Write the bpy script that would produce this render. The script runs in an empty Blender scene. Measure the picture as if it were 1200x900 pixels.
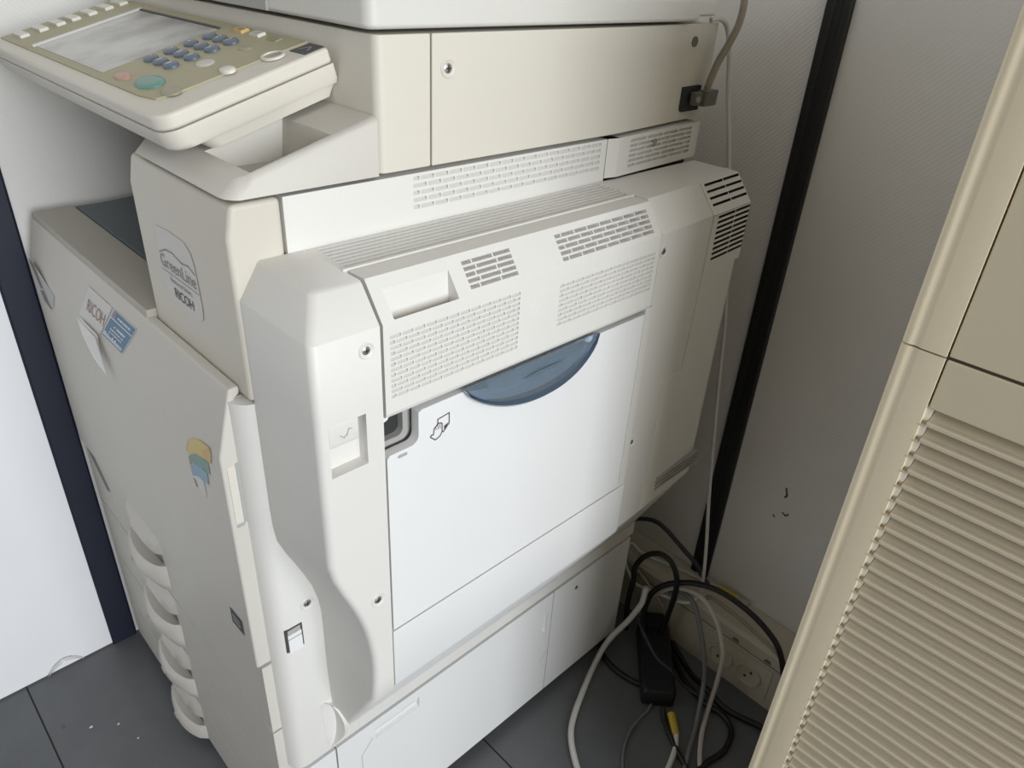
import bpy, bmesh, math, random
from mathutils import Vector, Matrix
random.seed(7)
SC = bpy.context.scene
COL = SC.collection

# ------------------------------------------------------------------ materials
def nodes(name):
    m = bpy.data.materials.new(name); m.use_nodes = True
    nt = m.node_tree
    return m, nt, nt.nodes['Principled BSDF']

def mat(name, col, rough=0.5, metal=0.0, spec=0.5, trans=0.0, coat=0.0, grain=0.0, gscale=600, mottle=0.0, mscale=6):
    m, nt, b = nodes(name)
    b.inputs['Base Color'].default_value = (*col, 1)
    b.inputs['Roughness'].default_value = rough
    b.inputs['Metallic'].default_value = metal
    b.inputs['Specular IOR Level'].default_value = spec
    b.inputs['Transmission Weight'].default_value = trans
    b.inputs['Coat Weight'].default_value = coat
    tc = nt.nodes.new('ShaderNodeTexCoord')
    if mottle:
        n = nt.nodes.new('ShaderNodeTexNoise'); n.inputs['Scale'].default_value = mscale
        n.inputs['Detail'].default_value = 6; n.inputs['Roughness'].default_value = 0.6
        nt.links.new(tc.outputs['Object'], n.inputs['Vector'])
        r = nt.nodes.new('ShaderNodeValToRGB')
        r.color_ramp.elements[0].position = 0.3; r.color_ramp.elements[1].position = 0.7
        r.color_ramp.elements[0].color = (*[c * (1 - mottle) for c in col], 1)
        r.color_ramp.elements[1].color = (*[min(1, c * (1 + mottle * 0.4)) for c in col], 1)
        nt.links.new(n.outputs['Fac'], r.inputs['Fac'])
        nt.links.new(r.outputs['Color'], b.inputs['Base Color'])
    if grain:
        n2 = nt.nodes.new('ShaderNodeTexNoise'); n2.inputs['Scale'].default_value = gscale
        nt.links.new(tc.outputs['Object'], n2.inputs['Vector'])
        bp = nt.nodes.new('ShaderNodeBump'); bp.inputs['Strength'].default_value = grain
        bp.inputs['Distance'].default_value = 0.0006
        nt.links.new(n2.outputs['Fac'], bp.inputs['Height'])
        nt.links.new(bp.outputs['Normal'], b.inputs['Normal'])
    return m

def wall_mat():
    # pale woven wall covering: fine diagonal ribs
    m, nt, b = nodes('woven_wall_covering')
    b.inputs['Roughness'].default_value = 0.75
    tc = nt.nodes.new('ShaderNodeTexCoord')
    n = nt.nodes.new('ShaderNodeTexNoise'); n.inputs['Scale'].default_value = 2.2; n.inputs['Detail'].default_value = 5
    nt.links.new(tc.outputs['Object'], n.inputs['Vector'])
    r = nt.nodes.new('ShaderNodeValToRGB')
    r.color_ramp.elements[0].position = 0.35; r.color_ramp.elements[1].position = 0.68
    r.color_ramp.elements[0].color = (0.73, 0.715, 0.69, 1); r.color_ramp.elements[1].color = (0.80, 0.79, 0.77, 1)
    nt.links.new(n.outputs['Fac'], r.inputs['Fac']); nt.links.new(r.outputs['Color'], b.inputs['Base Color'])
    mp = nt.nodes.new('ShaderNodeMapping'); mp.inputs['Rotation'].default_value = (0, 0, 0)
    nt.links.new(tc.outputs['Object'], mp.inputs['Vector'])
    w = nt.nodes.new('ShaderNodeTexWave'); w.wave_type = 'BANDS'; w.bands_direction = 'DIAGONAL'
    w.inputs['Scale'].default_value = 85; w.inputs['Distortion'].default_value = 1.2
    w.inputs['Detail'].default_value = 1; w.inputs['Detail Scale'].default_value = 3
    nt.links.new(mp.outputs['Vector'], w.inputs['Vector'])
    bp = nt.nodes.new('ShaderNodeBump'); bp.inputs['Strength'].default_value = 0.30; bp.inputs['Distance'].default_value = 0.0006
    nt.links.new(w.outputs['Fac'], bp.inputs['Height']); nt.links.new(bp.outputs['Normal'], b.inputs['Normal'])
    return m

def floor_mat():
    m, nt, b = nodes('grey_vinyl_tiles')
    tc = nt.nodes.new('ShaderNodeTexCoord')
    n = nt.nodes.new('ShaderNodeTexNoise'); n.inputs['Scale'].default_value = 9; n.inputs['Detail'].default_value = 8
    n.inputs['Roughness'].default_value = 0.65
    nt.links.new(tc.outputs['Object'], n.inputs['Vector'])
    r = nt.nodes.new('ShaderNodeValToRGB')
    r.color_ramp.elements[0].position = 0.3; r.color_ramp.elements[1].position = 0.75
    r.color_ramp.elements[0].color = (0.100, 0.106, 0.112, 1); r.color_ramp.elements[1].color = (0.128, 0.134, 0.14, 1)
    nt.links.new(n.outputs['Fac'], r.inputs['Fac']); nt.links.new(r.outputs['Color'], b.inputs['Base Color'])
    b.inputs['Roughness'].default_value = 0.42
    return m

def screen_mat():
    # pale grey touch screen with a cloudy reflection painted into its colour
    m, nt, b = nodes('painted_reflection_screen')
    tc = nt.nodes.new('ShaderNodeTexCoord')
    n = nt.nodes.new('ShaderNodeTexNoise'); n.inputs['Scale'].default_value = 14; n.inputs['Detail'].default_value = 5
    nt.links.new(tc.outputs['Object'], n.inputs['Vector'])
    r = nt.nodes.new('ShaderNodeValToRGB')
    r.color_ramp.elements[0].position = 0.42; r.color_ramp.elements[1].position = 0.62
    r.color_ramp.elements[0].color = (0.30, 0.29, 0.27, 1); r.color_ramp.elements[1].color = (0.52, 0.52, 0.51, 1)
    nt.links.new(n.outputs['Fac'], r.inputs['Fac']); nt.links.new(r.outputs['Color'], b.inputs['Base Color'])
    b.inputs['Roughness'].default_value = 0.25
    return m

M = dict(
    cream=mat('cream_plastic', (0.69, 0.655, 0.58), 0.48, grain=0.10, mottle=0.03, mscale=3),
    aged=mat('aged_cream_plastic', (0.635, 0.60, 0.525), 0.48, grain=0.10, mottle=0.03, mscale=3),
    deck=mat('shaded_grey_plastic', (0.44, 0.418, 0.365), 0.5, grain=0.12, mottle=0.04, mscale=3),  # same plastic as greige, darkened for the shade under panel and scanner
    lid=mat('lid_plastic', (0.68, 0.668, 0.628), 0.46, grain=0.10, mottle=0.02, mscale=3),
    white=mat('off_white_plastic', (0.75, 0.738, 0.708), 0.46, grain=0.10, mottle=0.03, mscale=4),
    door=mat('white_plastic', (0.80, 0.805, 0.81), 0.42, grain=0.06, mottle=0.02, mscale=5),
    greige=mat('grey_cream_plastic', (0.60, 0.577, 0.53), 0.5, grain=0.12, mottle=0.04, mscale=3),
    dark=mat('dark_inside', (0.03, 0.03, 0.03), 0.7),
    recess=mat('grey_recess_plastic', (0.40, 0.40, 0.39), 0.5),
    olive=mat('olive_key_panel', (0.40, 0.37, 0.235), 0.5, grain=0.08, mottle=0.05, mscale=12),
    key=mat('slate_blue_key', (0.12, 0.155, 0.20), 0.38),
    print_white=mat('white_print', (0.75, 0.76, 0.77), 0.5),
    teal=mat('teal_start_key', (0.13, 0.29, 0.25), 0.35),
    red=mat('pale_red_key', (0.50, 0.30, 0.24), 0.4),
    oliveoval=mat('olive_grey_key', (0.33, 0.31, 0.22), 0.4),
    palekey=mat('pale_key', (0.70, 0.68, 0.62), 0.4),
    silver=mat('silvery_grey_key', (0.55, 0.53, 0.48), 0.35),
    amber=mat('amber_lamp_key', (0.75, 0.52, 0.22), 0.35),
    tray=mat('slate_output_tray', (0.115, 0.145, 0.165), 0.5, grain=0.1),
    blue=mat('blue_translucent_plastic', (0.42, 0.53, 0.64), 0.12, trans=0.8, coat=0.4),
    bluerim=mat('blue_plastic_rim', (0.05, 0.085, 0.135), 0.2, coat=0.4),
    screw=mat('screw_steel', (0.42, 0.42, 0.40), 0.35, metal=0.85),
    screwdark=mat('screw_cross_slot', (0.06, 0.06, 0.055), 0.6),
    ink=mat('dark_grey_ink', (0.075, 0.075, 0.08), 0.6),
    sticker=mat('pale_silver_sticker', (0.60, 0.585, 0.56), 0.38),
    stickerwhite=mat('white_paper_sticker', (0.78, 0.78, 0.77), 0.5),
    sticktext=mat('grey_brown_lettering', (0.24, 0.222, 0.20), 0.5),
    ricoh=mat('faded_red_lettering', (0.30, 0.175, 0.165), 0.5),
    labelblue=mat('blue_label', (0.055, 0.175, 0.31), 0.45),
    labelviolet=mat('violet_corner', (0.26, 0.22, 0.36), 0.5),
    yellow=mat('yellow_band', (0.66, 0.50, 0.15), 0.45),
    orange=mat('orange_band', (0.62, 0.40, 0.14), 0.45),
    green=mat('green_band', (0.17, 0.30, 0.24), 0.45),
    skyb=mat('blue_band', (0.22, 0.36, 0.50), 0.45),
    decal=mat('dark_grey_decal', (0.20, 0.20, 0.205), 0.5),
    decallight=mat('light_grey_decal', (0.50, 0.50, 0.49), 0.5),
    cabinet=mat('beige_painted_cabinet', (0.80, 0.70, 0.515), 0.58, grain=0.06),
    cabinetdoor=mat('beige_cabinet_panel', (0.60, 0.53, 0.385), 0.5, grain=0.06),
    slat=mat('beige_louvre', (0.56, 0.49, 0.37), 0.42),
    channel=mat('pale_guide_channel', (0.80, 0.77, 0.69), 0.4),
    gasket=mat('brown_seam', (0.05, 0.035, 0.025), 0.7),
    trunk=mat('beige_trunking', (0.50, 0.46, 0.37), 0.5, mottle=0.06, mscale=8),
    post_l=mat('navy_profile', (0.013, 0.017, 0.033), 0.5),
    post_b=mat('black_profile', (0.006, 0.006, 0.007), 0.55),
    cwhite=mat('white_cable', (0.62, 0.61, 0.585), 0.45),
    cbeige=mat('beige_cable', (0.52, 0.47, 0.42), 0.45),
    cgrey=mat('grey_cable', (0.16, 0.16, 0.165), 0.45),
    ctaupe=mat('taupe_cable', (0.30, 0.27, 0.21), 0.45),
    cblack=mat('black_cable', (0.009, 0.009, 0.010), 0.45),
    cblack2=mat('dark_grey_cable', (0.035, 0.035, 0.04), 0.5),
    connector=mat('grey_connector', (0.14, 0.135, 0.11), 0.5),
    yplug=mat('yellow_boot', (0.55, 0.42, 0.05), 0.4),
    clear=mat('clear_plug', (0.7, 0.68, 0.6), 0.25, trans=0.5),
    adapter=mat('black_adapter_plastic', (0.011, 0.012, 0.015), 0.5),
    crumb=mat('pale_crumb', (0.62, 0.60, 0.55), 0.8),
    film=mat('clear_film', (0.92, 0.91, 0.90), 0.2, trans=0.9),
    scuff=mat('dark_scuff', (0.14, 0.125, 0.11), 0.8),
    wall=wall_mat(), floor=floor_mat(), screen=screen_mat(),
    panelwhite=mat('smooth_white_panel', (0.86, 0.87, 0.90), 0.6, mottle=0.03, mscale=3),
    joint=mat('floor_joint', (0.012, 0.012, 0.012), 0.8),
)

# ------------------------------------------------------------------ helpers
def link(name, bm, mats, parent=None, bevel=0.0, smooth=35, seg=2, recalc=True):
    if recalc:
        bmesh.ops.recalc_face_normals(bm, faces=bm.faces)
    me = bpy.data.meshes.new(name); bm.to_mesh(me); bm.free()
    if not isinstance(mats, (list, tuple)): mats = [mats]
    for m in mats: me.materials.append(M[m])
    o = bpy.data.objects.new(name, me); COL.objects.link(o)
    if parent is not None: o.parent = parent
    if smooth:
        for p in me.polygons: p.use_smooth = True
        me.set_sharp_from_angle(angle=math.radians(smooth))
    if bevel:
        b = o.modifiers.new('edge_rounding', 'BEVEL'); b.width = bevel; b.segments = seg
        b.limit_method = 'ANGLE'; b.angle_limit = math.radians(40); b.harden_normals = True
    return o

def empty(name, loc, label, cat, group=None):
    o = bpy.data.objects.new(name, None); COL.objects.link(o); o.location = loc
    o['label'] = label; o['category'] = cat
    if group: o['group'] = group
    return o

def tag(o, label, cat, group=None):
    o['label'] = label; o['category'] = cat
    if group: o['group'] = group
    return o

def struct(o):
    o['kind'] = 'structure'; return o

def face(bm, pts, mi=0):
    f = bm.faces.new([bm.verts.new(p) for p in pts]); f.material_index = mi; return f

def box(bm, x0, x1, y0, y1, z0, z1, mi=0):
    v = [bm.verts.new((x, y, z)) for x in (x0, x1) for y in (y0, y1) for z in (z0, z1)]
    for q in ((0, 1, 3, 2), (4, 6, 7, 5), (0, 4, 5, 1), (2, 3, 7, 6), (0, 2, 6, 4), (1, 5, 7, 3)):
        bm.faces.new([v[i] for i in q]).material_index = mi

def loft(bm, rings, closed=True, caps=True, mi=0):
    R = [[bm.verts.new(p) for p in r] for r in rings]
    n = len(R[0])
    for a, b in zip(R, R[1:]):
        for i in range(n if closed else n - 1):
            j = (i + 1) % n
            bm.faces.new([a[i], a[j], b[j], b[i]]).material_index = mi
    if caps:
        bm.faces.new(R[0][::-1]).material_index = mi; bm.faces.new(R[-1]).material_index = mi
    return R

def prism(bm, poly, axis, a0, a1, mi=0):
    # poly: 2-D points in the other two axes, in xyz order
    def P(p, a):
        return {'x': (a, p[0], p[1]), 'y': (p[0], a, p[1]), 'z': (p[0], p[1], a)}[axis]
    loft(bm, [[P(p, a0) for p in poly], [P(p, a1) for p in poly]], mi=mi)

def slots_panel(bm, F, u0, u1, v0, v1, slots, dt=0.003, db=0.0, mi=0, mi_in=None, skip=None):
    # F(u, v, d) -> point at depth d behind the face; slots: (u0,u1,v0,v1[,dt,db]) openings with slanted backs
    if mi_in is None: mi_in = mi
    cuts = sorted({round(v, 6) for v in [s[2] for s in slots] + [s[3] for s in slots]})
    cuts = [v0] + [c for c in cuts if v0 + 1e-6 < c < v1 - 1e-6] + [v1]
    for a, b in zip(cuts, cuts[1:]):
        if b - a < 1e-6: continue
        mid = (a + b) / 2
        on = sorted([(s[0], s[1]) for s in slots if s[2] < mid < s[3]])
        u = u0
        for s0, s1 in on + [(u1, u1)]:
            if s0 - u > 1e-6:
                face(bm, [F(u, a, 0), F(s0, a, 0), F(s0, b, 0), F(u, b, 0)], mi)
            u = max(u, s1)
    for s in slots:
        a, b, c, d = s[:4]
        t, e = (s[4], s[5]) if len(s) > 4 else (dt, db)
        face(bm, [F(a, c, e), F(b, c, e), F(b, d, t), F(a, d, t)], mi_in)
        face(bm, [F(a, d, 0), F(b, d, 0), F(b, d, t), F(a, d, t)], mi_in)
        if e > 1e-6: face(bm, [F(a, c, 0), F(b, c, 0), F(b, c, e), F(a, c, e)], mi_in)
        for q in (a, b):
            face(bm, [F(q, c, 0), F(q, d, 0), F(q, d, t)] + ([F(q, c, e)] if e > 1e-6 else []), mi_in)

def rows(u0, u1, v0, v1, n, pitch, fill=0.62, mull=0.0016, stag=0.5, extra=()):
    out = []; p = (v1 - v0) / n
    for i in range(n):
        b = v0 + p * (i + 1) - p * 0.08; a = b - p * fill
        m = u0 + pitch * (0.45 + stag * (i % 2)); cuts = []
        while m < u1 - pitch * 0.15:
            cuts.append(m); m += pitch
        s = u0
        for c in cuts + [u1 + mull / 2]:
            e = c - mull / 2
            if e - s > 0.001: out.append((s, e, a, b) + tuple(extra))
            s = c + mull / 2
    return out

def catmull(pts, n=8):
    P = [Vector(p) for p in pts]; P = [P[0] * 2 - P[1]] + P + [P[-1] * 2 - P[-2]]
    out = []
    for i in range(1, len(P) - 2):
        a, b, c, d = P[i - 1:i + 3]
        for k in range(n):
            t = k / n
            out.append(0.5 * ((2 * b) + (c - a) * t + (2 * a - 5 * b + 4 * c - d) * t * t + (3 * b - a - 3 * c + d) * t ** 3))
    out.append(P[-2]); return out

def tube(bm, pts, r, sides=10, n=8, mi=0, smooth_path=True, caps=True):
    p = catmull(pts, n) if smooth_path else [Vector(q) for q in pts]
    T = []
    for i in range(len(p)):
        t = p[min(i + 1, len(p) - 1)] - p[max(i - 1, 0)]
        T.append(t.normalized() if t.length > 1e-9 else Vector((0, 0, 1)))
    up = Vector((0, 0, 1)) if abs(T[0].z) < 0.9 else Vector((1, 0, 0))
    nrm = (up - T[0] * up.dot(T[0])).normalized(); rings = []
    for i in range(len(p)):
        nrm = (nrm - T[i] * nrm.dot(T[i])).normalized(); bi = T[i].cross(nrm)
        rr = r(i / (len(p) - 1)) if callable(r) else r
        rings.append([p[i] + (nrm * math.cos(a) + bi * math.sin(a)) * rr for a in [2 * math.pi * k / sides for k in range(sides)]])
    loft(bm, rings, caps=caps, mi=mi)

def disc_stack(bm, c, ax, prof, sides=20, mi=0, su=1.0, sv=1.0, u=None, mis=None):
    # lathe round axis ax at c; prof = [(radius, height)]; elliptical with su, sv
    ax = Vector(ax).normalized()
    if u is None:
        u = Vector((0, 0, 1)) if abs(ax.z) < 0.9 else Vector((1, 0, 0))
    u = Vector(u); u = (u - ax * u.dot(ax)).normalized(); w = ax.cross(u); c = Vector(c)
    R = []
    for r, h in prof:
        R.append([bm.verts.new(c + ax * h + (u * math.cos(2 * math.pi * k / sides) * su + w * math.sin(2 * math.pi * k / sides) * sv) * r) for k in range(sides)])
    for q, (a, b) in enumerate(zip(R, R[1:])):
        for k in range(sides):
            j = (k + 1) % sides
            bm.faces.new([a[k], a[j], b[j], b[k]]).material_index = mis[q] if mis else mi
    bm.faces.new(R[-1]).material_index = mis[-1] if mis else mi
    bm.faces.new(R[0][::-1]).material_index = mi

def text_into(bm, s, F, size, mi=0, thick=0.0, squeeze=1.0, bold=0.0):
    # lettering as mesh; F(tx, ty) -> point
    cu = bpy.data.curves.new('lettering', 'FONT'); cu.body = s; cu.size = 1.0; cu.offset = bold
    o = bpy.data.objects.new('lettering', cu); COL.objects.link(o)
    dg = bpy.context.evaluated_depsgraph_get(); dg.update()
    me = o.evaluated_get(dg).to_mesh()
    vs = [bm.verts.new(F(v.co.x * size * squeeze, v.co.y * size)) for v in me.vertices]
    for p in me.polygons:
        try: bm.faces.new([vs[i] for i in p.vertices]).material_index = mi
        except ValueError: pass
    o.evaluated_get(dg).to_mesh_clear()
    bpy.data.objects.remove(o); bpy.data.curves.remove(cu)

def strip(bm, pts, w, F, mi=0, close=False):
    # flat line of width w along 2-D points, mapped by F(a, b)
    P = [Vector(p) for p in pts]
    if close: P.append(P[0])
    for a, b in zip(P, P[1:]):
        d = (b - a).normalized(); n = Vector((-d.y, d.x)) * w / 2; e = d * w * 0.35
        q = [a - e - n, b + e - n, b + e + n, a - e + n]
        face(bm, [F(x.x, x.y) for x in q], mi)

def rrect(u0, u1, v0, v1, r, n=5, corners=(1, 1, 1, 1)):
    out = []
    for (cx, cy, a0), on in zip(((u1 - r, v0 + r, -90), (u1 - r, v1 - r, 0), (u0 + r, v1 - r, 90), (u0 + r, v0 + r, 180)), corners):
        if on:
            for k in range(n + 1):
                a = math.radians(a0 + 90 * k / n); out.append((cx + r * math.cos(a), cy + r * math.sin(a)))
        else:
            a = math.radians(a0 + 45); out.append((cx + r * (1 if math.cos(a) > 0 else -1), cy + r * (1 if math.sin(a) > 0 else -1)))
    return out

def screw(parent, c, ax, r=0.0062):
    bm = bmesh.new()
    disc_stack(bm, c, ax, [(r * 1.12, -0.002), (r * 1.12, 0.0006), (r, 0.0012), (r * 0.72, 0.0004), (r * 0.62, -0.0016), (r * 0.58, 0.0002), (r * 0.35, 0.0010)], 24,
               mis=[0, 0, 0, 0, 1, 1, 1])
    ax = Vector(ax).normalized(); u = Vector((0, 0, 1)); w = ax.cross(u); c = Vector(c)
    for d1, d2 in ((u, w), (w, u)):
        q = [c + ax * 0.00115 + d1 * a * r * 0.42 + d2 * b * r * 0.09 for a, b in ((-1, -1), (1, -1), (1, 1), (-1, 1))]
        face(bm, q, 2)
    return link('screw', bm, [parent.get('plastic', 'white'), 'screw', 'screwdark'], parent, recalc=False)

# ------------------------------------------------------------------ setting
bm = bmesh.new(); box(bm, -4, 1.1, -4.5, 1.2, -0.1, 0)
floor = struct(link('floor', bm, 'floor', smooth=0))
bm = bmesh.new()
for x in (0.018, 0.531): box(bm, x - 0.0012, x + 0.0012, -1.5, 1.12, 0.0, 0.0004)
for y in (0.12, -0.39): box(bm, -1.5, 1.0, y - 0.0012, y + 0.0012, 0.0, 0.0004)
link('floor_joint_lines', bm, 'joint', floor, smooth=0)

bm = bmesh.new(); box(bm, -4, 1.1, 1.122, 1.2, 0, 2.6)
wl = struct(link('wall_left', bm, 'wall', smooth=0))
bm = bmesh.new(); box(bm, -1.2, 0.157, 1.1185, 1.1225, 0.004, 2.6)
link('smooth_wall_panel', bm, 'panelwhite', wl, smooth=0)
bm = bmesh.new(); box(bm, 1.002, 1.1, -4.5, 1.2, 0, 2.6)
wb = struct(link('wall_back', bm, 'wall', smooth=0))
bm = bmesh.new()
prism(bm, [(0.157, 1.1225), (0.157, 1.117), (0.160, 1.115), (0.195, 1.115), (0.198, 1.117), (0.198, 1.1225)], 'z', 0, 2.6)
struct(link('trim_1', bm, 'post_l', smooth=30))
bm = bmesh.new()
prism(bm, [(1.0025, 0.436), (0.996, 0.436), (0.994, 0.438), (0.994, 0.447), (0.9965, 0.449), (0.9965, 0.457), (0.994, 0.459), (0.994, 0.468), (0.996, 0.470), (1.0025, 0.470)], 'z', 0.13, 2.6)
struct(link('trim_2', bm, 'post_b', smooth=30))
# scuffs on the back wall
bm = bmesh.new()
for pts, w in (([(0.345, 0.395), (0.341, 0.383), (0.343, 0.378)], 0.0035), ([(0.340, 0.348), (0.334, 0.345), (0.330, 0.350)], 0.003), ([(0.353, 0.335), (0.351, 0.332)], 0.003)):
    strip(bm, pts, w, lambda a, b: (1.0015, a, b))
link('wall_scuff', bm, 'scuff', wb, smooth=0)

# ------------------------------------------------------------------ photocopier
cop = empty('photocopier', (0.53, 0.80, 0.0), 'large off-white office photocopier with tilted control panel and louvred side door', 'photocopier')
class Off:   # geometry is written in room metres; parts hang from the copier's base point
    v = Vector((0.53, 0.80, 0.0))
def part(name, bm, mats, parent=None, **k):
    parent = parent or cop
    o = link(name, bm, mats, parent, **k)
    o.matrix_parent_inverse = Matrix.Translation(-Off.v)
    o['plastic'] = mats if isinstance(mats, str) else mats[0]
    return o
def sub(o):   # a sub-part sits in its part's own frame (already room metres)
    o.matrix_parent_inverse = Matrix.Identity(4); return o

YB = 0.523   # body's right side
YC = 0.420   # right-hand door unit's face

# --- lower paper bank: body, side plates
bm = bmesh.new(); box(bm, 0.222, 0.852, 0.540, 1.09, 0.03, 0.252)
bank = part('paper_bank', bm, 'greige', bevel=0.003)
bm = bmesh.new()
F = lambda u, v, d: (u, YB + d, v)
prism(bm, [(0.212, 0.545), (0.212, 0.535), (0.216, 0.527), (0.224, YB), (0.2640, YB), (0.2640, 0.545)], 'z', 0.024, 0.2555)
sub(link('front_side_plate', bm, 'door', bank, smooth=40))
bm = bmesh.new()
def plate(bm, slots, u0, u1, v0, v1, depth=0.017):
    slots_panel(bm, F, u0, u1, v0, v1, slots)
    face(bm, [F(u0, v0, 0), F(u1, v0, 0), F(u1, v0, depth), F(u0, v0, depth)]); face(bm, [F(u0, v1, 0), F(u1, v1, 0), F(u1, v1, depth), F(u0, v1, depth)])
    face(bm, [F(u0, v0, 0), F(u0, v1, 0), F(u0, v1, depth), F(u0, v0, depth)]); face(bm, [F(u1, v0, 0), F(u1, v1, 0), F(u1, v1, depth), F(u1, v0, depth)])
plate(bm, [(0.322, 0.394, 0.2195, 0.2405, 0.0012, 0.0075), (0.6385, 0.650, 0.174, 0.217, 0.004, 0.004)], 0.2662, 0.6590, 0.024, 0.2555)
sub(link('side_access_plate', bm, 'door', bank, smooth=0))
bm = bmesh.new(); plate(bm, [], 0.6608, 0.853, 0.024, 0.2555)
sub(link('rear_side_plate', bm, 'door', bank, smooth=0))
bm = bmesh.new(); strip(bm, [(0.3000, 0.10), (0.3000, 0.205), (0.318, 0.2255)], 0.0008, lambda a, b: (a, YB - 0.0003, b))
sub(link('plate_score_line', bm, 'recess', bank, smooth=0))
bm = bmesh.new(); strip(bm, [(0.640, 0.105), (0.6575, 0.124)], 0.0007, lambda a, b: (a, YB - 0.0003, b))
sub(link('plate_score_line', bm, 'recess', bank, smooth=0))
bm = bmesh.new(); disc_stack(bm, (0.716, YB, 0.228), (0, -1, 0), [(0.0035, 0), (0.0035, 0.0004)], 14)
sub(link('screw_hole', bm, 'screwdark', bank))
for x in (0.27, 0.80):
    for y in (0.58, 1.03):
        bm = bmesh.new(); disc_stack(bm, (x, y, 0), (0, 0, 1), [(0.022, 0), (0.022, 0.012), (0.014, 0.016), (0.014, 0.032)], 20)
        part('foot', bm, 'dark')

# --- main body
bm = bmesh.new(); box(bm, 0.232, 0.866, 0.552, 1.095, 0.258, 0.775)
box(bm, 0.36, 0.866, 0.548, 0.70, 0.775, 0.935)
box(bm, 0.72, 0.866, 0.70, 1.095, 0.775, 0.945)
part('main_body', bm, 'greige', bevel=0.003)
bm = bmesh.new(); box(bm, 0.2290, 0.36, 0.540, 0.69, 0.7745, 0.9400)
box(bm, 0.30, 0.850, 0.530, 0.5475, 0.2540, 0.890); box(bm, 0.30, 0.840, 0.536, 0.5475, 0.890, 0.940)
box(bm, 0.2295, 0.2315, 0.550, 1.090, 0.03, 0.770)
part('inner_chassis', bm, 'dark', smooth=0)

# right side panel: rounded front corner, strip exposed left of the door unit and lip under it
bm = bmesh.new()
cor = [(0.2085 + 0.0185 * (1 - math.cos(math.radians(a))), YB + 0.024 - 0.024 * math.sin(math.radians(a))) for a in range(0, 91, 15)]
prism(bm, [(0.2085, 0.560)] + cor + [(0.300, YB), (0.300, 0.560)], 'z', 0.2625, 0.7755)
side = part('side_panel', bm, 'white', smooth=40)
bm = bmesh.new(); box(bm, 0.3002, 0.858, YB, 0.530, 0.2625, 0.896)
sub(link('side_lip', bm, 'white', side, smooth=0))
screw(side, (0.2505, YB, 0.520), (0, -1, 0), 0.0075)
# square latch in the side panel
bm = bmesh.new()
prism(bm, [(0.2215, 0.4655), (0.2415, 0.4655), (0.2415, 0.4985), (0.2215, 0.4985)], 'y', YB - 0.0006, YB + 0.002, 1)
prism(bm, [(0.2240, 0.4640), (0.2395, 0.4640), (0.2395, 0.4840), (0.2240, 0.4840)], 'y', YB - 0.0020, YB + 0.002, 0)
prism(bm, [(0.2240, 0.4852), (0.2395, 0.4852), (0.2395, 0.4905), (0.2240, 0.4905)], 'y', YB - 0.0018, YB + 0.002, 0)
prism(bm, [(0.2245, 0.4910), (0.2390, 0.4910), (0.2390, 0.4968), (0.2245, 0.4968)], 'y', YB - 0.0010, YB + 0.002, 2)
sub(link('latch', bm, ['door', 'screwdark', 'recess'], side, smooth=0))
# half-moon pull at the foot of the panel
bm = bmesh.new()
R1 = []; n = 12
for k in range(n + 1):
    t = k / n; z = 0.352 - 0.084 * t; bow = math.sin(math.pi * t)
    x0 = 0.2500 + 0.004 * t; x1 = 0.2565 + 0.020 * bow ** 0.7 + 0.001
    R1.append([(x0, YB + 0.001, z), (x0 + 0.001, YB - 0.0004, z), (x1 - 0.0085 * bow - 0.0005, YB - 0.0012, z),
               (x1 - 0.0070 * bow, YB - 0.002 - 0.015 * bow, z), (x1 - 0.001, YB - 0.002 - 0.0145 * bow, z), (x1 + 0.001, YB + 0.001, z)])
loft(bm, R1)
sub(link('pull_handle', bm, 'white', side, smooth=50))

# --- front door with sloped top, stickers
bm = bmesh.new()
prism(bm, [(0.194, 0.4465), (0.194, 0.722), (0.2110, 0.7865), (0.2212, 0.7872), (0.2212, 0.7800), (0.2160, 0.7760), (0.2160, 0.4465)], 'y', 0.540, 1.094)
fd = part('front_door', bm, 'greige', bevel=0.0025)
bm = bmesh.new(); prism(bm, [(0.1985, 0.646), (0.2062, 0.646), (0.2062, 0.7105), (0.1985, 0.7105)], 'y', 0.5393, 0.545)
sub(link('finger_grip', bm, 'cream', fd, bevel=0.0006))
bm = bmesh.new(); box(bm, 0.2066, 0.2200, 0.5394, 0.545, 0.6440, 0.7120)
box(bm, 0.1990, 0.2066, 0.5394, 0.545, 0.6410, 0.6440)
sub(link('grip_gap', bm, 'recess', fd, smooth=0))
bm = bmesh.new()
S = lambda y, v, d=0.0005: (0.194 + 0.2530 * v - d * 0.967, y, 0.722 + 0.9675 * v + d * 0.253)   # sloped strip
Fr = lambda y, z, d=0.0004: (0.194 - d, y, z)
# RICOH label on the slope with its lower corner peeling away
face(bm, [S(0.873, 0.048), S(0.802, 0.048), S(0.832, 0.0055), S(0.900, 0.0055)], 0)
face(bm, [Fr(0.899, 0.7265, 0.0012), Fr(0.834, 0.7265, 0.0012), (0.1895, 0.828, 0.712), (0.1885, 0.843, 0.716), (0.1900, 0.868, 0.7225)], 1)
face(bm, [(0.1905, 0.897, 0.7255), (0.1895, 0.833, 0.7255), (0.1865, 0.812, 0.6870), (0.1855, 0.845, 0.6960), (0.1870, 0.875, 0.7120)], 1)
text_into(bm, 'RICOH', lambda a, b: S(0.8755 - a - 0.35 * (b - 0.008), 0.0185 + b, 0.0009), 0.0225, 2, squeeze=0.80)
sub(link('peeling_label', bm, ['sticker', 'stickerwhite', 'ricoh'], fd, smooth=0))
bm = bmesh.new()
L0 = lambda s, t, d=0.0006: S(0.8285 - 0.0605 * s - (0.0335 - 0.0335 * (1 - t)) * -1 * 0 - 0.0 + (-0.0335 * t + 0.0) * 1.0, 0.0075 + 0.041 * t, d)
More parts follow.
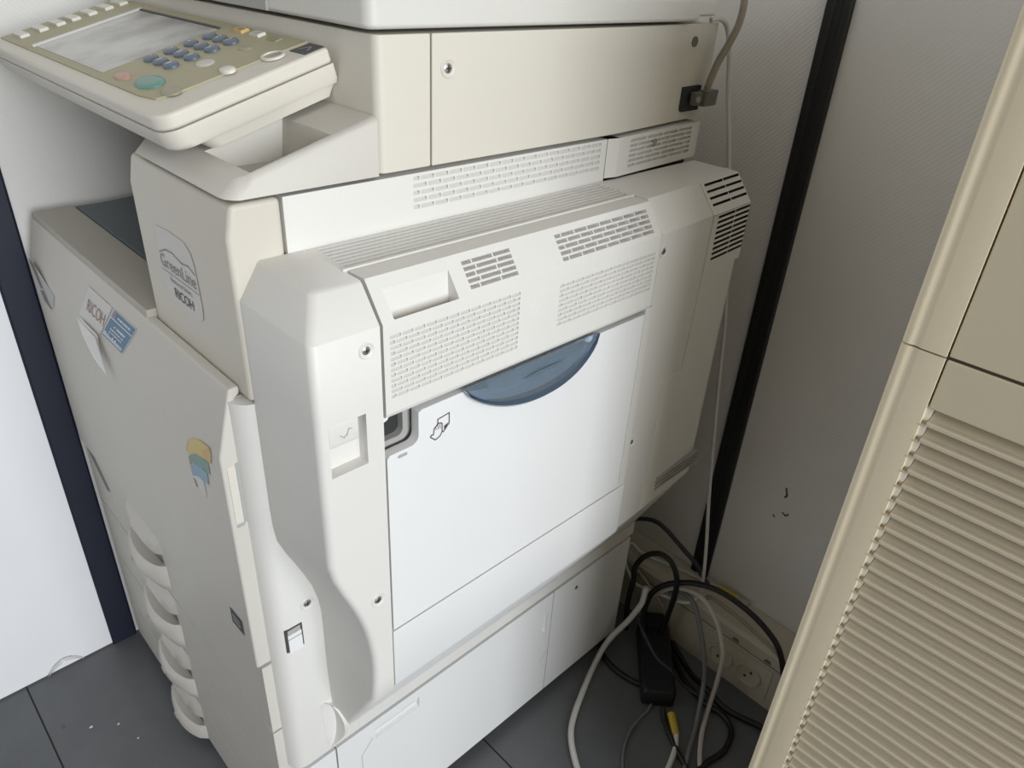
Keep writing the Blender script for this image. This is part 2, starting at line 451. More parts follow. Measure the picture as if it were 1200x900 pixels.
face(bm, [L0(0, 0, 0.0005), L0(1, 0, 0.0005), L0(1, 1, 0.0005), L0(0, 1, 0.0005)], 1)
face(bm, [L0(0.02, 0.02), L0(0.98, 0.02), L0(0.98, 0.98), L0(0.02, 0.98)], 0)
face(bm, [L0(0.02, 0.70, 0.0008), L0(0.98, 0.70, 0.0008), L0(0.98, 0.73, 0.0008), L0(0.02, 0.73, 0.0008)], 1)
face(bm, [L0(0.02, 0.74, 0.0008), L0(0.22, 0.74, 0.0008), L0(0.16, 0.97, 0.0008), L0(0.02, 0.97, 0.0008)], 2)
for s0, s1, t0, t1 in ((0.27, 0.85, 0.81, 0.88), (0.30, 0.36, 0.50, 0.56), (0.42, 0.80, 0.49, 0.57), (0.20, 0.82, 0.38, 0.42), (0.22, 0.80, 0.28, 0.32)):
    s = s0
    while s < s1 - 0.01:
        e = min(s1, s + random.uniform(0.03, 0.09))
        face(bm, [L0(s, t0, 0.0009), L0(e, t0, 0.0009), L0(e, t1, 0.0009), L0(s, t1, 0.0009)], 1); s = e + 0.02
s = 0.05
while s < 0.93:
    e = s + random.uniform(0.03, 0.055); h = random.choice((0.10, 0.10, 0.15))
    face(bm, [L0(s, 0.07, 0.0009), L0(e, 0.07, 0.0009), L0(e, 0.07 + h, 0.0009), L0(s, 0.07 + h, 0.0009)], 1); s = e + 0.014
sub(link('service_label', bm, ['labelblue', 'print_white', 'labelviolet'], fd, smooth=0))
# colour band emblem
bm = bmesh.new()
def poly(bm, pts, mi, d): face(bm, [Fr(a, b, d) for a, b in pts], mi)
EM = dict(
    y=[(0.6212, 0.6873), (0.6154, 0.6982), (0.6064, 0.7080), (0.5952, 0.7159), (0.5788, 0.7223), (0.5586, 0.7250), (0.5569, 0.7218), (0.5603, 0.7063), (0.5697, 0.7042), (0.5825, 0.7012), (0.5983, 0.6967), (0.6115, 0.6893)],
    o=[(0.5792, 0.7106), (0.5589, 0.7244), (0.5569, 0.7218), (0.5603, 0.7063), (0.5756, 0.7040)],
    g=[(0.6178, 0.6813), (0.6091, 0.6901), (0.5983, 0.6967), (0.5825, 0.7012), (0.5680, 0.7035), (0.5681, 0.6889), (0.5794, 0.6877), (0.5880, 0.6860), (0.6039, 0.6819), (0.6171, 0.6720)],
    b=[(0.6174, 0.6713), (0.6096, 0.6778), (0.6039, 0.6819), (0.5880, 0.6860), (0.5756, 0.6872), (0.5769, 0.6720), (0.5900, 0.6692), (0.6007, 0.6679), (0.6162, 0.6605)],
    s=[(0.6162, 0.6605), (0.6007, 0.6679), (0.5900, 0.6692), (0.5883, 0.6622), (0.5898, 0.6491), (0.6016, 0.6483), (0.6103, 0.6476)],
    d=[(0.6159, 0.6583), (0.6107, 0.6579), (0.6084, 0.6500), (0.6116, 0.6497)])
for k, mi, d in (('y', 0, 0.0005), ('o', 1, 0.0008), ('g', 2, 0.0006), ('b', 3, 0.0007), ('s', 4, 0.0005), ('d', 5, 0.0008)): poly(bm, EM[k], mi, d)
for k in 'ygb': strip(bm, [EM[k][-1 if k != 'y' else 0]] + EM[k][:1] + EM[k][1:3], 0.0007, lambda a, b: Fr(a, b, 0.0010), 4)
strip(bm, [(0.5569, 0.7218), (0.5545, 0.7010)], 0.0009, lambda a, b: Fr(a, b, 0.0010), 4)
strip(bm, [(0.5681, 0.6889), (0.5668, 0.6850)], 0.0009, lambda a, b: Fr(a, b, 0.0010), 4)
sub(link('colour_band_emblem', bm, ['yellow', 'orange', 'green', 'skyb', 'sticker', 'decal'], fd, smooth=0))
bm = bmesh.new()
poly(bm, [(0.5855, 0.5040), (0.5580, 0.5050), (0.5580, 0.4830), (0.5855, 0.4820)], 0, 0.0005)
for z in (0.4895, 0.4955): poly(bm, [(0.581, z), (0.564, z), (0.564, z + 0.0022), (0.581, z + 0.0022)], 1, 0.0008)
sub(link('rating_label', bm, ['ink', 'decallight'], fd, smooth=0))
bm = bmesh.new()
poly(bm, [(1.082, 0.740), (1.056, 0.737), (0.996, 0.716), (1.020, 0.690), (1.058, 0.686)], 1, 0.0004)
poly(bm, [(1.082, 0.739), (1.060, 0.736), (1.046, 0.709), (1.060, 0.706)], 0, 0.0007)
poly(bm, [(1.044, 0.707), (1.030, 0.684), (1.058, 0.687), (1.066, 0.700)], 0, 0.0007)
sub(link('paper_size_label', bm, ['decal', 'decallight'], fd, smooth=0))

# --- paper trays
def tray(z0, z1, first=False):
    bm = bmesh.new()
    T = lambda u, v, d: (0.1985 + d, u, v)
    ya, yb = 0.8180, 0.9250
    zr0, zr1 = z1 - 0.064, z1 - 0.032
    slots_panel(bm, T, 0.540, 1.094, z0, z1, [(ya, yb, zr0, zr1, 0.024, 0.024)])
    for a, b in ((z0, z0), (z1, z1)):
        face(bm, [(0.1985, 0.540, a), (0.1985, 1.094, a), (0.230, 1.094, a), (0.230, 0.540, a)])
    for y in (0.540, 1.094): face(bm, [(0.1985, y, z0), (0.1985, y, z1), (0.230, y, z1), (0.230, y, z0)])
    t = part('paper_tray', bm, 'greige', smooth=0)
    # hooded brow and cupped lip of the tray's grip
    bm = bmesh.new(); n = 12
    brow, lip = [], []
    for k in range(n + 1):
        s = k / n; y = 0.812 + 0.119 * s; w = (1 - abs(2 * s - 1) ** 4) ** 0.5 if 0 < k < n else 0.0
        brow.append([(0.1995, y, z1 - 0.001), (0.1985 - 0.006 * w, y, z1 - 0.010), (0.1985 - 0.011 * w, y, z1 - 0.030), (0.1985 - 0.009 * w, y, z1 - 0.0325), (0.1995, y, z1 - 0.0325)])
        w2 = max(0.0, math.sin(math.pi * s)) ** 0.6
        zt = zr0 + 0.012 - 0.010 * w2
        lip.append([(0.1995, y, zt), (0.1985 - 0.016 * w2, y, zt + 0.004 * w2), (0.1985 - 0.022 * w2, y, zt - 0.002), (0.1985 - 0.022 * w2, y, zr0 - 0.020), (0.1985 - 0.014 * w2, y, z0 + 0.012), (0.1995, y, z0 + 0.004)])
    loft(bm, brow); loft(bm, lip)
    sub(link('tray_handle', bm, 'greige', t, smooth=50))
    bm = bmesh.new()
    box(bm, 0.1755, 0.1780, 0.876, 0.886, zr0 - 0.018, zr0 - 0.010)
    sub(link('size_mark', bm, 'recess', t, smooth=0))
    return t
for z0, z1 in ((0.3340, 0.4430), (0.2190, 0.3310), (0.1085, 0.2160), (0.0220, 0.1055)):
    t = tray(z0, z1)
    if z1 > 0.44:
        bm = bmesh.new(); face(bm, [(0.198, 1.0915, 0.4400), (0.198, 1.060, 0.4360), (0.198, 1.012, 0.392), (0.198, 1.030, 0.386)], 0)
        sub(link('paper_level_window', bm, 'decal', t, smooth=0))

# --- deck and output tray inside the copier
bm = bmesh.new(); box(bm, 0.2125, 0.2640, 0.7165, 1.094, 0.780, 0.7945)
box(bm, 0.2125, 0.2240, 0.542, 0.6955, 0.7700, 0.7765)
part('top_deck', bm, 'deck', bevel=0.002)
bm = bmesh.new(); prism(bm, [(0.2655, 0.776), (0.2655, 0.7935), (0.30, 0.7930), (0.70, 0.812), (0.70, 0.776)], 'y', 0.7165, 1.094)
part('output_tray', bm, 'tray', bevel=0.0015)

# --- front right column
bm = bmesh.new()
prism(bm, [(0.222, 0.7772), (0.222, 0.921), (0.2275, 0.9463), (0.2685, 0.9463), (0.2685, 0.7772)], 'y', YB, 0.716)
cc = part('column_cover', bm, 'aged', bevel=0.0045, seg=4)
bm = bmesh.new()
K = lambda y, z, d=0.0006: (0.222 - d, y, z)
out = [(0.6715, 0.8930), (0.640, 0.8955), (0.6103, 0.8945), (0.599, 0.888), (0.5947, 0.8770), (0.5925, 0.8413), (0.5945, 0.829), (0.6005, 0.8245), (0.6230, 0.8225), (0.6580, 0.8240), (0.6690, 0.8330), (0.6735, 0.8526)]
face(bm, [K(a, b) for a, b in out], 0)
strip(bm, [(0.6705, 0.868), (0.655, 0.8745), (0.640, 0.8755), (0.622, 0.8715), (0.608, 0.8735), (0.5965, 0.8695)], 0.0013, lambda a, b: K(a, b, 0.0009), 1)
strip(bm, [(0.6725, 0.8520), (0.5935, 0.8520)], 0.0007, lambda a, b: K(a, b, 0.0009), 1)
text_into(bm, 'GreenLine', lambda a, b: K(0.6715 - a, 0.8556 + b, 0.0010), 0.0178, 1, squeeze=0.98)
text_into(bm, 'Resource Smart.', lambda a, b: K(0.6555 - a, 0.8445 + b, 0.0010), 0.0068, 1, squeeze=1.0, bold=0.01)
text_into(bm, 'RICOH', lambda a, b: K(0.6510 - a, 0.8305 + b, 0.0010), 0.0138, 2, squeeze=0.95, bold=0.012)
sub(link('leaf_sticker', bm, ['sticker', 'sticktext', 'ink'], cc, smooth=0))

# --- little shelf under the control panel
bm = bmesh.new()
sl = 0.28
def SH(u, y, d=0.0): return (0.236 + u * 0.963 - d * 0.0, y, 0.9625 + u * 0.270 - d)
y0, y1 = YB, 0.692
face(bm, [SH(0, y0 + 0.010), SH(0, y1), SH(0.014, y1), SH(0.014, y0 + 0.006)]); face(bm, [SH(0.014, y0 + 0.006), SH(0.014, 0.5295), SH(0.1290, 0.5295), SH(0.1290, y0 + 0.006)])
face(bm, [SH(0.014, 0.606), SH(0.014, y1), SH(0.1290, y1), SH(0.1290, 0.606)]); face(bm, [SH(0.088, 0.5295), SH(0.088, 0.606), SH(0.1290, 0.606), SH(0.1290, 0.5295)])
a = [SH(0.014, 0.5295), SH(0.014, 0.606), SH(0.088, 0.606), SH(0.088, 0.5295)]
fl = [(0.258, 0.5360, 0.9525), (0.258, 0.601, 0.9525), (0.314, 0.601, 0.9525), (0.314, 0.5360, 0.9525)]
for i in range(4):
    j = (i + 1) % 4; face(bm, [a[i], a[j], fl[j], fl[i]])
face(bm, fl)
ZS = 0.9490
face(bm, [SH(0, y0 + 0.010), SH(0, y1), (0.2240, y1, 0.9510), (0.2240, y0 + 0.010, 0.9510)]); face(bm, [(0.2240, y1, 0.9510), (0.2240, y0 + 0.010, 0.9510), (0.2262, y0 + 0.010, ZS), (0.2262, y1, ZS)])
# rounded front corner and right side
c1 = [(SH(0, y0 + 0.010)), SH(0.003, y0 + 0.0055), SH(0.009, y0 + 0.0025), SH(0.014, y0 + 0.006)]
face(bm, [SH(0, y0 + 0.010), SH(0.014, y0 + 0.006), SH(0.006, y0 + 0.0045), SH(0.002, y0 + 0.007)])
lo = [(0.2240, y0 + 0.010, 0.9510), (0.2262, y0 + 0.0045, 0.9502), (0.2310, y0 + 0.001, 0.9496), (0.2360, y0, 0.9490)]
hi = [SH(0, y0 + 0.010), SH(0.002, y0 + 0.007), SH(0.006, y0 + 0.0045), SH(0.014, y0 + 0.0035)]
hi2 = [SH(0, y0 + 0.010), SH(0.002, y0 + 0.0055), SH(0.006, y0 + 0.0025), (0.2490, y0 + 0.0008, 0.9640)]
for i in range(3): face(bm, [hi[i], hi[i + 1], lo[i + 1], lo[i]])
face(bm, [SH(0.006, y0 + 0.0045), SH(0.014, y0 + 0.006), SH(0.014, y0 + 0.0035)])
e0, e1 = SH(0.014, y0 + 0.006), SH(0.1290, y0 + 0.006)
m0, m1 = SH(0.014, y0 + 0.0035), (e1[0], y0 + 0.0012, e1[2] - 0.0012)
n0, n1 = (0.2490, y0, 0.9615), (e1[0], y0, e1[2] - 0.0045)
face(bm, [e0, e1, m1, m0]); face(bm, [m0, m1, n1, n0]); face(bm, [n0, n1, (e1[0], y0, ZS), (0.2360, y0, ZS)]); face(bm, [m0, n0, (0.2360, y0, ZS)])
face(bm, [(0.2240, y1, 0.9510), SH(0, y1), SH(0.1290, y1), (e1[0], y1, ZS), (0.2262, y1, ZS)]); face(bm, [e1, m1, n1, (e1[0], y0, ZS), (e1[0], y1, ZS), SH(0.1290, y1)])
bmesh.ops.remove_doubles(bm, verts=bm.verts, dist=0.00005)
part('side_shelf', bm, 'greige', smooth=60)

# --- vent panels between scanner and door unit
bm = bmesh.new()
V = lambda u, v, d: (u, YB + d, v)
slots_panel(bm, V, 0.2700, 0.6620, 0.8995, 0.9462, rows(0.3960, 0.6520, 0.9120, 0.9440, 5, 0.0165, fill=0.56), dt=0.0055, db=0.0004)
for z in (0.8995, 0.9462): face(bm, [V(0.27, z, 0), V(0.662, z, 0), V(0.662, z, 0.02), V(0.27, z, 0.02)])
face(bm, [V(0.27, 0.8995, 0), V(0.27, 0.9462, 0), V(0.27, 0.9462, 0.02), V(0.27, 0.8995, 0.02)])
part('vent_panel', bm, 'white', smooth=0)
bm = bmesh.new()
V2 = lambda u, v, d: (u, YB - 0.0035 + (u - 0.680) * 0.055 + d, v)
slots_panel(bm, V2, 0.6800, 0.8480, 0.9030, 0.9462, rows(0.7010, 0.8340, 0.9090, 0.9425, 6, 0.034, fill=0.56, mull=0.0022), dt=0.006, db=0.002)
for z in (0.9030, 0.9462): face(bm, [V2(0.68, z, 0), V2(0.848, z, 0), V2(0.848, z, 0.02), V2(0.68, z, 0.02)])
for z0, z1 in ((0.9030, 0.9462),):
    face(bm, [V2(0.6800, z0, 0), V2(0.6800, z1, 0), (0.6635, YB + 0.0005, z1), (0.6635, YB + 0.0005, z0)])
    face(bm, [V2(0.8480, z0, 0), V2(0.8480, z1, 0), (0.868, YB + 0.016, z1), (0.868, YB + 0.016, z0)])
part('vent_panel', bm, 'white', smooth=0)
bm = bmesh.new()   # torn spot in the rear vent
disc_stack(bm, (0.752, YB + 0.0005, 0.933), (0, -1, 0), [(0.0045, 0), (0.0040, 0.0008), (0.002, 0.0010)], 9)
part('vent_damage', bm, 'ctaupe')

# --- scanner
bm = bmesh.new()
r = 0.010
prism(bm, rrect(0.3610, 0.4154, YB, 1.092, 0.008, 6, (0, 0, 0, 1)), 'z', 0.9500, 1.0575)
scn = part('scanner', bm, 'cream', bevel=0.0012)
bm = bmesh.new()
pl = [(0.4172, YB), (0.6760, YB), (0.8700, YB + 0.015), (0.8700, 1.092), (0.4172, 1.092)]
prism(bm, pl, 'z', 0.9500, 1.0575)
sp = sub(link('scanner_side_cover', bm, 'cream', scn, bevel=0.0012))
screw(scn, (0.4342, YB, 1.030), (0, -1, 0), 0.0072)
bm = bmesh.new(); disc_stack(bm, (0.817, YB + 0.0103, 1.0384), (0, -1, 0), [(0.0058, 0), (0.0058, 0.0008), (0.004, 0.0004)], 18)
sub(link('screw_hole', bm, 'connector', scn))
bm = bmesh.new(); prism(bm, rrect(0.8050, 0.8440, 0.9605, 0.9890, 0.005, 4, (0, 0, 0, 1)), 'y', YB + 0.0080, YB + 0.018)
sub(link('socket_recess', bm, 'dark', scn, smooth=0))

# --- platen lid
bm = bmesh.new()
prism(bm, rrect(0.3535, 0.8020, YB - 0.002, 1.09, 0.010, 5, (0, 1, 1, 1)), 'z', 1.0610, 1.0850)
lid = part('platen_lid', bm, 'lid', bevel=0.004, seg=3)
bm = bmesh.new(); box(bm, 0.3515, 0.3545, 0.674, 0.915, 1.0615, 1.0740)
sub(link('lid_grip', bm, 'recess', lid, bevel=0.001))
bm = bmesh.new(); box(bm, 0.8040, 0.8440, YB + 0.004, 1.08, 1.0655, 1.0900)
sub(link('lid_hinge_block', bm, 'lid', lid, bevel=0.003))

# --- control panel, tilted towards the user
cp0 = Vector((0.220, 0, 1.004)); vv = Vector((0.132, 0, 0.039)).normalized(); ww = Vector((-vv.z, 0, vv.x))
C = lambda u, v, w=0.0: tuple(cp0 + Vector((0, u, 0)) + vv * v + ww * w)
bm = bmesh.new()
fp = rrect(0.5780, 1.0480, -0.0150, 0.1385, 0.016, 6, (1, 0, 0, 1))
loft(bm, [[C(u, v, -0.0125) for u, v in fp], [C(u, v, 0.0) for u, v in fp]])
panel = part('control_panel', bm, 'cream', bevel=0.0030, seg=3)
bm = bmesh.new()
rr = [[C(u, v, -0.0129) for u, v in rrect(0.5782, 1.0478, -0.0148, 0.1385, 0.016, 6, (1, 0, 0, 1))],
      [C(u, v, -0.0250) for u, v in rrect(0.5786, 1.0474, -0.0138, 0.1385, 0.016, 6, (1, 0, 0, 1))],
      [C(u, v, -0.0290) for u, v in rrect(0.5805, 1.0455, -0.0105, 0.1378, 0.016, 6, (1, 0, 0, 1))],
      [C(u, v, -0.0306) for u, v in rrect(0.5850, 1.0410, -0.0050, 0.1370, 0.016, 6, (1, 0, 0, 1))]]
loft(bm, rr); sub(link('panel_underside', bm, 'cream', panel, smooth=40))
bm = bmesh.new()
loft(bm, [[C(u, v, -0.0312) for u, v in rrect(0.587, 1.02, 0.012, 0.138, 0.012, 4, (1, 0, 0, 1))], [C(u, v, -0.0405) for u, v in rrect(0.590, 1.02, 0.020, 0.132, 0.010, 4, (1, 0, 0, 1))]])
sub(link('panel_bracket', bm, 'cream', panel, smooth=40))
bm = bmesh.new()
ob = [(0.6150, 0.0150), (0.6090, 0.138), (1.0400, 0.138), (1.0400, 0.0005), (0.6440, 0.0005), (0.6200, 0.0040)]
loft(bm, [[C(u, v, 0.0) for u, v in ob], [C(u, v, 0.0012) for u, v in ob]])
sub(link('key_panel', bm, 'olive', panel, smooth=0))
bm = bmesh.new()
sq = [(0.7480, 0.0090), (0.7480, 0.1230), (0.9360, 0.1230), (0.9360, 0.0090)]
loft(bm, [[C(u, v, 0.0008) for u, v in sq], [C(u, v, 0.0016) for u, v in sq]])
sub(link('touch_screen', bm, 'screen', panel, smooth=0))
bm = bmesh.new()
for (a, b, c, d) in ((0.9362, 0.9410, 0.0060, 0.1260),):
    loft(bm, [[C(u, v, 0.0012) for u, v in ((a, c), (a, d), (b, d), (b, c))], [C(u, v, 0.0032) for u, v in ((a, c), (a, d), (b, d), (b, c))]])
loft(bm, [[C(u, v, 0.0012) for u, v in ((0.745, 0.1232), (0.745, 0.1260), (0.9410, 0.1260), (0.9410, 0.1232))], [C(u, v, 0.0026) for u, v in ((0.745, 0.1232), (0.745, 0.1260), (0.9410, 0.1260), (0.9410, 0.1232))]], mi=1)
sub(link('screen_bezel', bm, ['sticker', 'ink'], panel, smooth=0))
def oval(name, u, v, ru, rv, h, m, txt=None, tsize=0.006, dome=True):
    bm = bmesh.new()
    pr = [(1.0, 0.0008), (1.0, h * 0.55), (0.93, h * 0.85), (0.70, h), (0.35, h * 1.04)] if dome else [(1.0, 0.0008), (1.0, h), (0.9, h * 1.02)]
    disc_stack(bm, C(u, v), ww, pr, 24, su=rv, sv=ru, u=vv)
    mats = [m]
    if txt:
        mats.append('print_white')
        text_into(bm, txt, lambda a, b: C(u + tsize * 0.28 - a, v - tsize * 0.36 + b, h * 1.04 + 0.0003), tsize, 1, bold=0.02)
    return sub(link(name, bm, mats, panel, smooth=50))
for vi, rowk in zip((0.0480, 0.0675, 0.0872, 0.1062), ('*0#', '789', '456', '123')):
    for ui, ch in zip((0.7290, 0.7080, 0.6870), rowk):
        oval('number_key', ui, vi, 0.0088, 0.0066, 0.0042, 'key', ch, 0.0078)
oval('start_key', 0.6640, 0.0185, 0.0190, 0.0110, 0.0036, 'teal')
oval('stop_key', 0.7110, 0.0135, 0.0130, 0.0062, 0.0030, 'red')
oval('clear_key', 0.6585, 0.0660, 0.0105, 0.0080, 0.0026, 'silver')
oval('program_key', 0.6560, 0.1040, 0.0085, 0.0060, 0.0026, 'oliveoval')
oval('power_key', 0.6215, 0.0180, 0.0120, 0.0075, 0.0026, 'oliveoval')
oval('energy_key', 0.6150, 0.0650, 0.0088, 0.0062, 0.0040, 'palekey')
bm = bmesh.new()
disc_stack(bm, C(0.6075, 0.1030), ww, [(1.0, 0.0005), (1.0, 0.0022), (0.78, 0.0024), (0.76, 0.0012), (0.4, 0.0014)], 26, su=0.0098, sv=0.0115, u=vv, mis=[0, 0, 0, 1, 1, 1])
sub(link('main_switch_ring', bm, ['palekey', 'oliveoval'], panel, smooth=40))
def flatkey(name, u, v, du, dv, h, m, m2=None):
    bm = bmesh.new()
    q = [(u - du, v - dv), (u + du, v - dv), (u + du, v + dv), (u - du, v + dv)]
    loft(bm, [[C(a, b, 0.0008) for a, b in q], [C(a * 0.94 + u * 0.06, b * 0.94 + v * 0.06, h) for a, b in q]])
    if m2: face(bm, [C(u + (a - u) * 0.55, v + (b - v) * 0.5, h + 0.0002) for a, b in q], 1)
    return sub(link(name, bm, [m] + ([m2] if m2 else []), panel, smooth=0))
for i, v in enumerate((0.0160, 0.0365, 0.0555, 0.0725, 0.0915, 0.1105, 0.1275)):
    flatkey('function_key', 1.0130 - 0.0008 * i, v, 0.0170, 0.0050, 0.0040, 'palekey')
flatkey('lamp_key', 0.7100, 0.1290, 0.0085, 0.0042, 0.0036, 'amber', 'oliveoval')
flatkey('lamp_key', 0.6790, 0.1290, 0.0085, 0.0042, 0.0036, 'palekey', 'silver')
flatkey('lamp_key', 0.6480, 0.1285, 0.0080, 0.0040, 0.0020, 'oliveoval')
bm = bmesh.new()
q = [(0.5815, 0.1180), (0.6060, 0.1180), (0.6040, 0.1370), (0.5815, 0.1370)]
loft(bm, [[C(a, b, 0) for a, b in q], [C(a, b, 0.0006) for a, b in q]])
strip(bm, [(0.600, 0.124), (0.592, 0.131), (0.587, 0.124)], 0.0012, lambda a, b: C(a, b, 0.0009), 1)
sub(link('switch_window', bm, ['ink', 'decallight'], panel, smooth=0))

# --- right-hand door unit: front frame (pillar) with curved foot
bm = bmesh.new()
XR = 0.2848
def ring(z, xb, yo, xo, r=0.007, n=5):
    r = min(r, max(0.0005, (YB - yo) * 0.45))
    p = [(xb, YB, z)]
    for k in range(n + 1):
        a = math.radians(90 * k / n)
        p.append((xo + r * (1 - math.cos(a)), yo + r * (1 - math.sin(a)), z))
    p += [(XR, yo, z), (XR, YB, z)]
    return p
lower = [(0.2845, 0.2780, 0.5220, 0.2782), (0.340, 0.2665, 0.489, 0.2720), (0.400, 0.2650, 0.4530, 0.2655), (0.4555, 0.2650, YC, 0.2600), (0.480, 0.2652, YC, 0.2632), (0.500, 0.2650, YC, 0.2635),
         (0.520, 0.2625, YC, 0.2625), (0.540, 0.2580, YC, 0.2600), (0.560, 0.2510, YC, 0.2560), (0.580, 0.2430, YC, 0.2505), (0.600, 0.2345, YC, 0.2435), (0.620, 0.2275, YC, 0.2355), (0.640, 0.2255, YC, 0.2285), (0.660, 0.2250, YC, 0.2250), (0.7450, 0.2250, YC, 0.2250)]
loft(bm, [ring(*q) for q in lower])
upper = [(0.8050, 0.2250, YC, 0.2250), (0.8710, 0.2250, YC, 0.2250), (0.8715, 0.2253, YC + 0.0004, 0.2253), (0.8985, 0.2430, 0.4412, 0.2415), (0.9005, 0.2450, 0.4440, 0.2440)]
loft(bm, [ring(*q) for q in upper])
# middle band with the latch opening
mid = [ring(0.7450, 0.2250, YC, 0.2250), ring(0.8050, 0.2250, YC, 0.2250)]
loft(bm, [m[:7] for m in mid], closed=False, caps=False)
loft(bm, [m[7:] + m[:1] for m in mid], closed=False, caps=False)
x0 = mid[0][6][0]
bmesh.ops.remove_doubles(bm, verts=bm.verts, dist=0.00002)
pil = part('door_unit_frame', bm, 'white', smooth=45)
bm = bmesh.new()
F = lambda u, v, d: (u, YC + d, v)
slots_panel(bm, F, x0, XR, 0.7450, 0.8050, [(0.2345, 0.2685, 0.7520, 0.8000, 0.012, 0.012)])
sub(link('latch_plate', bm, 'white', pil, smooth=0))
bm = bmesh.new()
prism(bm, [(YC - 0.0002, 0.8000), (YC - 0.0002, 0.7830), (YC + 0.001, 0.7795), (YC + 0.006, 0.7770), (YC + 0.009, 0.7790), (YC + 0.009, 0.8000)], 'x', 0.2345, 0.2610)
sub(link('release_lever', bm, 'white', pil, bevel=0.0008))
bm = bmesh.new(); F3 = lambda a, b: (a, YC - 0.0006, b)
strip(bm, [(0.2440, 0.7895), (0.2475, 0.7865), (0.2505, 0.7885), (0.2520, 0.7930), (0.2550, 0.7925)], 0.0007, F3)
sub(link('embossed_arrow', bm, 'recess', pil, smooth=0))
screw(pil, (0.2717, YC, 0.8548), (0, -1, 0)); screw(pil, (0.2706, YC, 0.5934), (0, -1, 0), 0.0068)

# top cover with long cooling ridges
bm = bmesh.new()
T = lambda u, v, d: (u, v, 0.9000 - d)
sl = []
for i in range(7):
    v0 = 0.4735 + i * 0.0068
    sl.append((0.2905 + i * 0.0005, 0.6440 + i * 0.0022, v0, v0 + 0.0036, 0.010, 0.010))
slots_panel(bm, T, 0.2838, 0.6600, 0.4665, YB - 0.0006, sl)
prism(bm, [(0.4640, 0.8995), (0.4650, 0.9020), (0.4675, 0.9020), (0.4690, 0.8995)], 'x', 0.2838, 0.6450)
face(bm, [(0.2838, 0.4640, 0.8995), (0.66, 0.4640, 0.8995), (0.66, 0.464, 0.880), (0.2838, 0.464, 0.880)])
part('ridged_top_cover', bm, 'white', smooth=0)

# filter flap
bm = bmesh.new()
X0, X1 = 0.2872, 0.6410
dv = Vector((0, 0.022, 0.0305)).normalized(); SLN = (Vector((0, 0.022, 0.0305))).length
nin = Vector((0, dv.z, -dv.y))
FS = lambda u, v, d: tuple(Vector((u, YC - 0.0005, 0.8710)) + dv * v + nin * d)
FV = lambda u, v, d: (u, YC - 0.0005 + d, v)
pk = (0.2985, 0.3635, 0.0018, 0.0268)
slots_panel(bm, FS, X0, X1, 0, SLN, rows(0.3785, 0.4335, 0.0046, 0.0310, 5, 0.024, fill=0.66, mull=0.0014, stag=0.12) + rows(0.4910, 0.6300, 0.0034, 0.0312, 5, 0.0185, fill=0.66, mull=0.0014, stag=0.35) + [pk + (0.0008, 0.0165)], dt=0.0080, db=0.0003)
slots_panel(bm, FV, X0, X1, 0.7905, 0.8710, rows(0.2932, 0.4336, 0.8030, 0.8610, 12, 0.0118, fill=0.60, mull=0.0013) + rows(0.4860, 0.6330, 0.8095, 0.8540, 9, 0.0140, fill=0.58, mull=0.0013), dt=0.0055, db=0.0005)
yt, zt = YC - 0.0005 + 0.022, 0.8710 + 0.0305
sec = [(YC - 0.0005, 0.7905), (YC - 0.0005, 0.8710), (yt, zt), (0.4625, zt - 0.0005), (0.4625, 0.8700), (0.4360, 0.8600), (0.4360, 0.7870), (YC + 0.0010, 0.7870)]
for a, b in zip(sec[2:], sec[3:] + sec[:1]): face(bm, [(X0, *a), (X1, *a), (X1, *b), (X0, *b)])
for x in (X0, X1): face(bm, [(x, *p) for p in sec])
flap = part('filter_flap', bm, 'white', smooth=0)
bm = bmesh.new(); random.seed(3)
for k in range(9):
    u, v = 0.4470 + random.random() * 0.014, 0.834 + random.random() * 0.014
    disc_stack(bm, (u, YC - 0.0005, v), (0, -1, 0), [(0.0009, 0), (0.0006, 0.0005)], 6)
sub(link('moulded_dots', bm, 'door', flap))

# dark void behind the flap and bypass door
bm = bmesh.new(); box(bm, 0.2843, 0.640, YC + 0.022, 0.520, 0.47, 0.860)
part('door_cavity', bm, 'dark', smooth=0)

# bypass door with a notch for the latch
bm = bmesh.new()
dx0, dx1, dz0, dz1 = 0.2868, 0.6330, 0.5405, 0.7815
nr = 0.008
pts = [(dx0, dz0), (dx1, dz0), (dx1, dz1), (0.3235, dz1)]
pts += [(0.3235 - 0.003 + 0.003 * math.cos(math.radians(a)), 0) for a in ()]
notch = [(0.3205, dz1 - 0.002), (0.3200, 0.7800)]
for k in range(6):
    a = math.radians(0 - 90 * k / 5); notch.append((0.3200 - nr + nr * math.cos(a), 0.7490 + nr + nr * math.sin(a)))
pts += notch + [(dx0 + 0.003, 0.7490), (dx0, 0.7460)]
prism(bm, pts, 'y', YC, YC + 0.010)
bd = part('bypass_door', bm, 'door', bevel=0.0008)
bm = bmesh.new()
IC = lambda a, b, d=0.0003: (0.3322 + a * 0.0222, YC - d, 0.7455 + b * 0.0222)
strip(bm, [(0.385, 0.60), (0.385, 0.86), (0.965, 0.94), (0.965, 0.45)], 0.050, IC)
strip(bm, [(0.965, 0.45), (0.68, 0.16), (0.62, 0.20)], 0.05, IC)
face(bm, [IC(0.70, 0.42), IC(0.93, 0.50), IC(0.72, 0.20)])
strip(bm, [(0.17, 0.24), (0.21, 0.50), (0.33, 0.60), (0.42, 0.66), (0.52, 0.64), (0.60, 0.58), (0.61, 0.20), (0.50, 0.02), (0.26, -0.06), (0.02, 0.17), (0.06, 0.25), (0.17, 0.22)], 0.05, IC)
for u in (0.29, 0.39, 0.49): strip(bm, [(u, 0.58), (u + 0.01, 0.40)], 0.03, IC)
sub(link('hand_and_sheet_symbol', bm, 'ink', bd, smooth=0))
